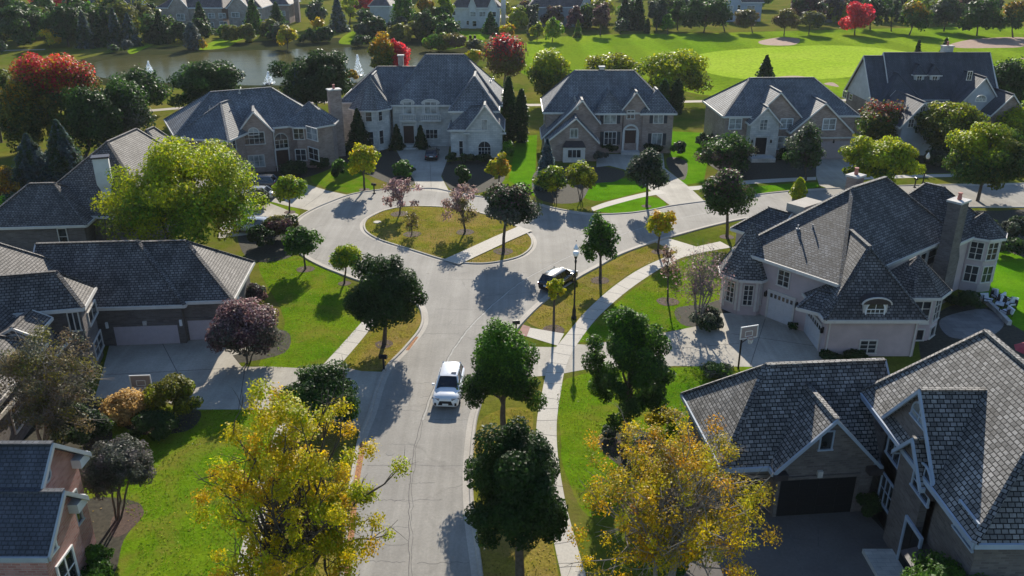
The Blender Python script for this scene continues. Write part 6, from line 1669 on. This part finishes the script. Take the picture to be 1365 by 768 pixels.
# fallen leaves on the lawns
n = 420; pts = np.zeros((n, 3)); zones = [((120, 560), (340, 700)), ((350, 590), (470, 760)), ((760, 500), (930, 660)), ((350, 350), (470, 470)), ((640, 560), (745, 760)), ((705, 330), (900, 430)), ((490, 280), (700, 345))]
for i in range(n):
    z = zones[i % len(zones)]; q = G(random.uniform(z[0][0], z[1][0]), random.uniform(z[0][1], z[1][1])); pts[i] = (q[0], q[1], .03 + (.07 if i % 7 == 6 else 0))
nn = unit(np.array([[0, 0, 1.]]) + rng.normal(size=(n, 3))*.25)
o = leaf_mesh('fallen_leaves', pts, nn, rng.uniform(.035, .075, n), pick(['YE', 'BN', 'OR', 'TN'], n), (0, 0, 0), None); tag(o, kind='stuff')

# blades and tufts standing in the nearer lawns
def inside(x, y, P):
    c = False; n = len(P)
    for i in range(n):
        a, b = P[i], P[i-1]
        if (a[1] > y) != (b[1] > y) and x < (b[0]-a[0])*(y-a[1])/(b[1]-a[1])+a[0]: c = not c
    return c
GCOL = dict(l=np.array([(.13, .24, .012), (.09, .19, .010), (.20, .25, .016), (.25, .22, .04)]), v=np.array([(.22, .20, .025), (.33, .24, .06), (.15, .18, .016), (.40, .28, .10)]))
def tufts(px, key, per, keep_off=()):
    P = spline(gp(px), True, 5); xs = [q[0] for q in P]; ys = [q[1] for q in P]
    area = (max(xs)-min(xs))*(max(ys)-min(ys)); out = []
    for _ in range(int(area*per)):
        x, y = random.uniform(min(xs), max(xs)), random.uniform(min(ys), max(ys))
        if inside(x, y, P): out.append((x, y))
    return np.array(out), key
T = [tufts([(347, 352), (402, 344), (450, 369), (480, 428), (431, 482), (398, 488), (348, 486), (380, 430)], 'l', 34),
     tufts([(106, 592), (192, 549), (338, 550), (364, 567), (328, 690), (306, 800), (190, 800), (180, 700)], 'l', 40),
     tufts([(757, 508), (905, 493), (985, 493), (925, 540), (858, 640), (800, 690), (768, 660), (749, 575)], 'l', 40),
     tufts([(776, 455), (806, 421), (851, 384), (906, 351), (940, 349), (905, 400), (900, 436)], 'l', 34),
     tufts([(704, 427), (729, 402), (771, 375), (831, 343), (872, 326), (909, 333), (860, 352), (819, 378), (783, 410), (754, 441)], 'v', 34),
     tufts([(460, 487), (501, 435), (540, 412), (559, 426), (533, 465), (509, 490)], 'v', 40),
     tufts([(643, 562), (704, 548), (711, 600), (736, 730), (750, 850), (660, 850), (643, 760), (634, 640)], 'v', 46),
     tufts([(376, 600), (472, 583), (462, 683), (452, 768), (446, 860), (345, 860), (350, 768), (362, 690)], 'v', 46),
     tufts(ISL, 'l', 26)]
P_ = np.concatenate([np.concatenate([t[0], np.full((len(t[0]), 1), .10 if i == 8 else .035)], 1) for i, t in enumerate(T)])
C_ = np.concatenate([GCOL[t[1]][rng.integers(0, 4, len(t[0]))] for t in T])
big = (np.sin(P_[:, 0]*.9 + 1.3*np.sin(P_[:, 1]*.5)) + np.sin(P_[:, 1]*.7 + P_[:, 0]*.3))[:, None]
C_ = C_*(1 + .16*big)*(.75 + .5*rng.random((len(C_), 1)))
N_ = unit(np.stack([rng.normal(size=len(P_)), rng.normal(size=len(P_)), .55*np.abs(rng.normal(size=len(P_)))], 1))
o = leaf_mesh('grass_tufts', P_, N_, rng.uniform(.028, .06, len(P_)), C_, (0, 0, 0), None); tag(o, kind='stuff')
# ------------------------------------------------------------------ thin autumn air
hm = bpy.data.materials.new('haze'); hm.use_nodes = True
hn = hm.node_tree.nodes; hl = hm.node_tree.links
hn.remove(hn['Principled BSDF'])
pv = hn.new('ShaderNodeVolumePrincipled'); pv.inputs['Color'].default_value = (.86, .92, 1, 1)
pv.inputs['Density'].default_value = HAZE; pv.inputs['Anisotropy'].default_value = .2
hl.new(pv.outputs[0], hn['Material Output'].inputs['Volume'])
M['haze'] = hm
m = MB(); m.box((0, 0, 0), (3100, 3300, 37), 0, -1); m.v = [(x, y + 1400, z) for x, y, z in m.v]
tag(m.build('haze', 'haze', uv=False), kind='stuff')
scene.cycles.volume_bounces = 0
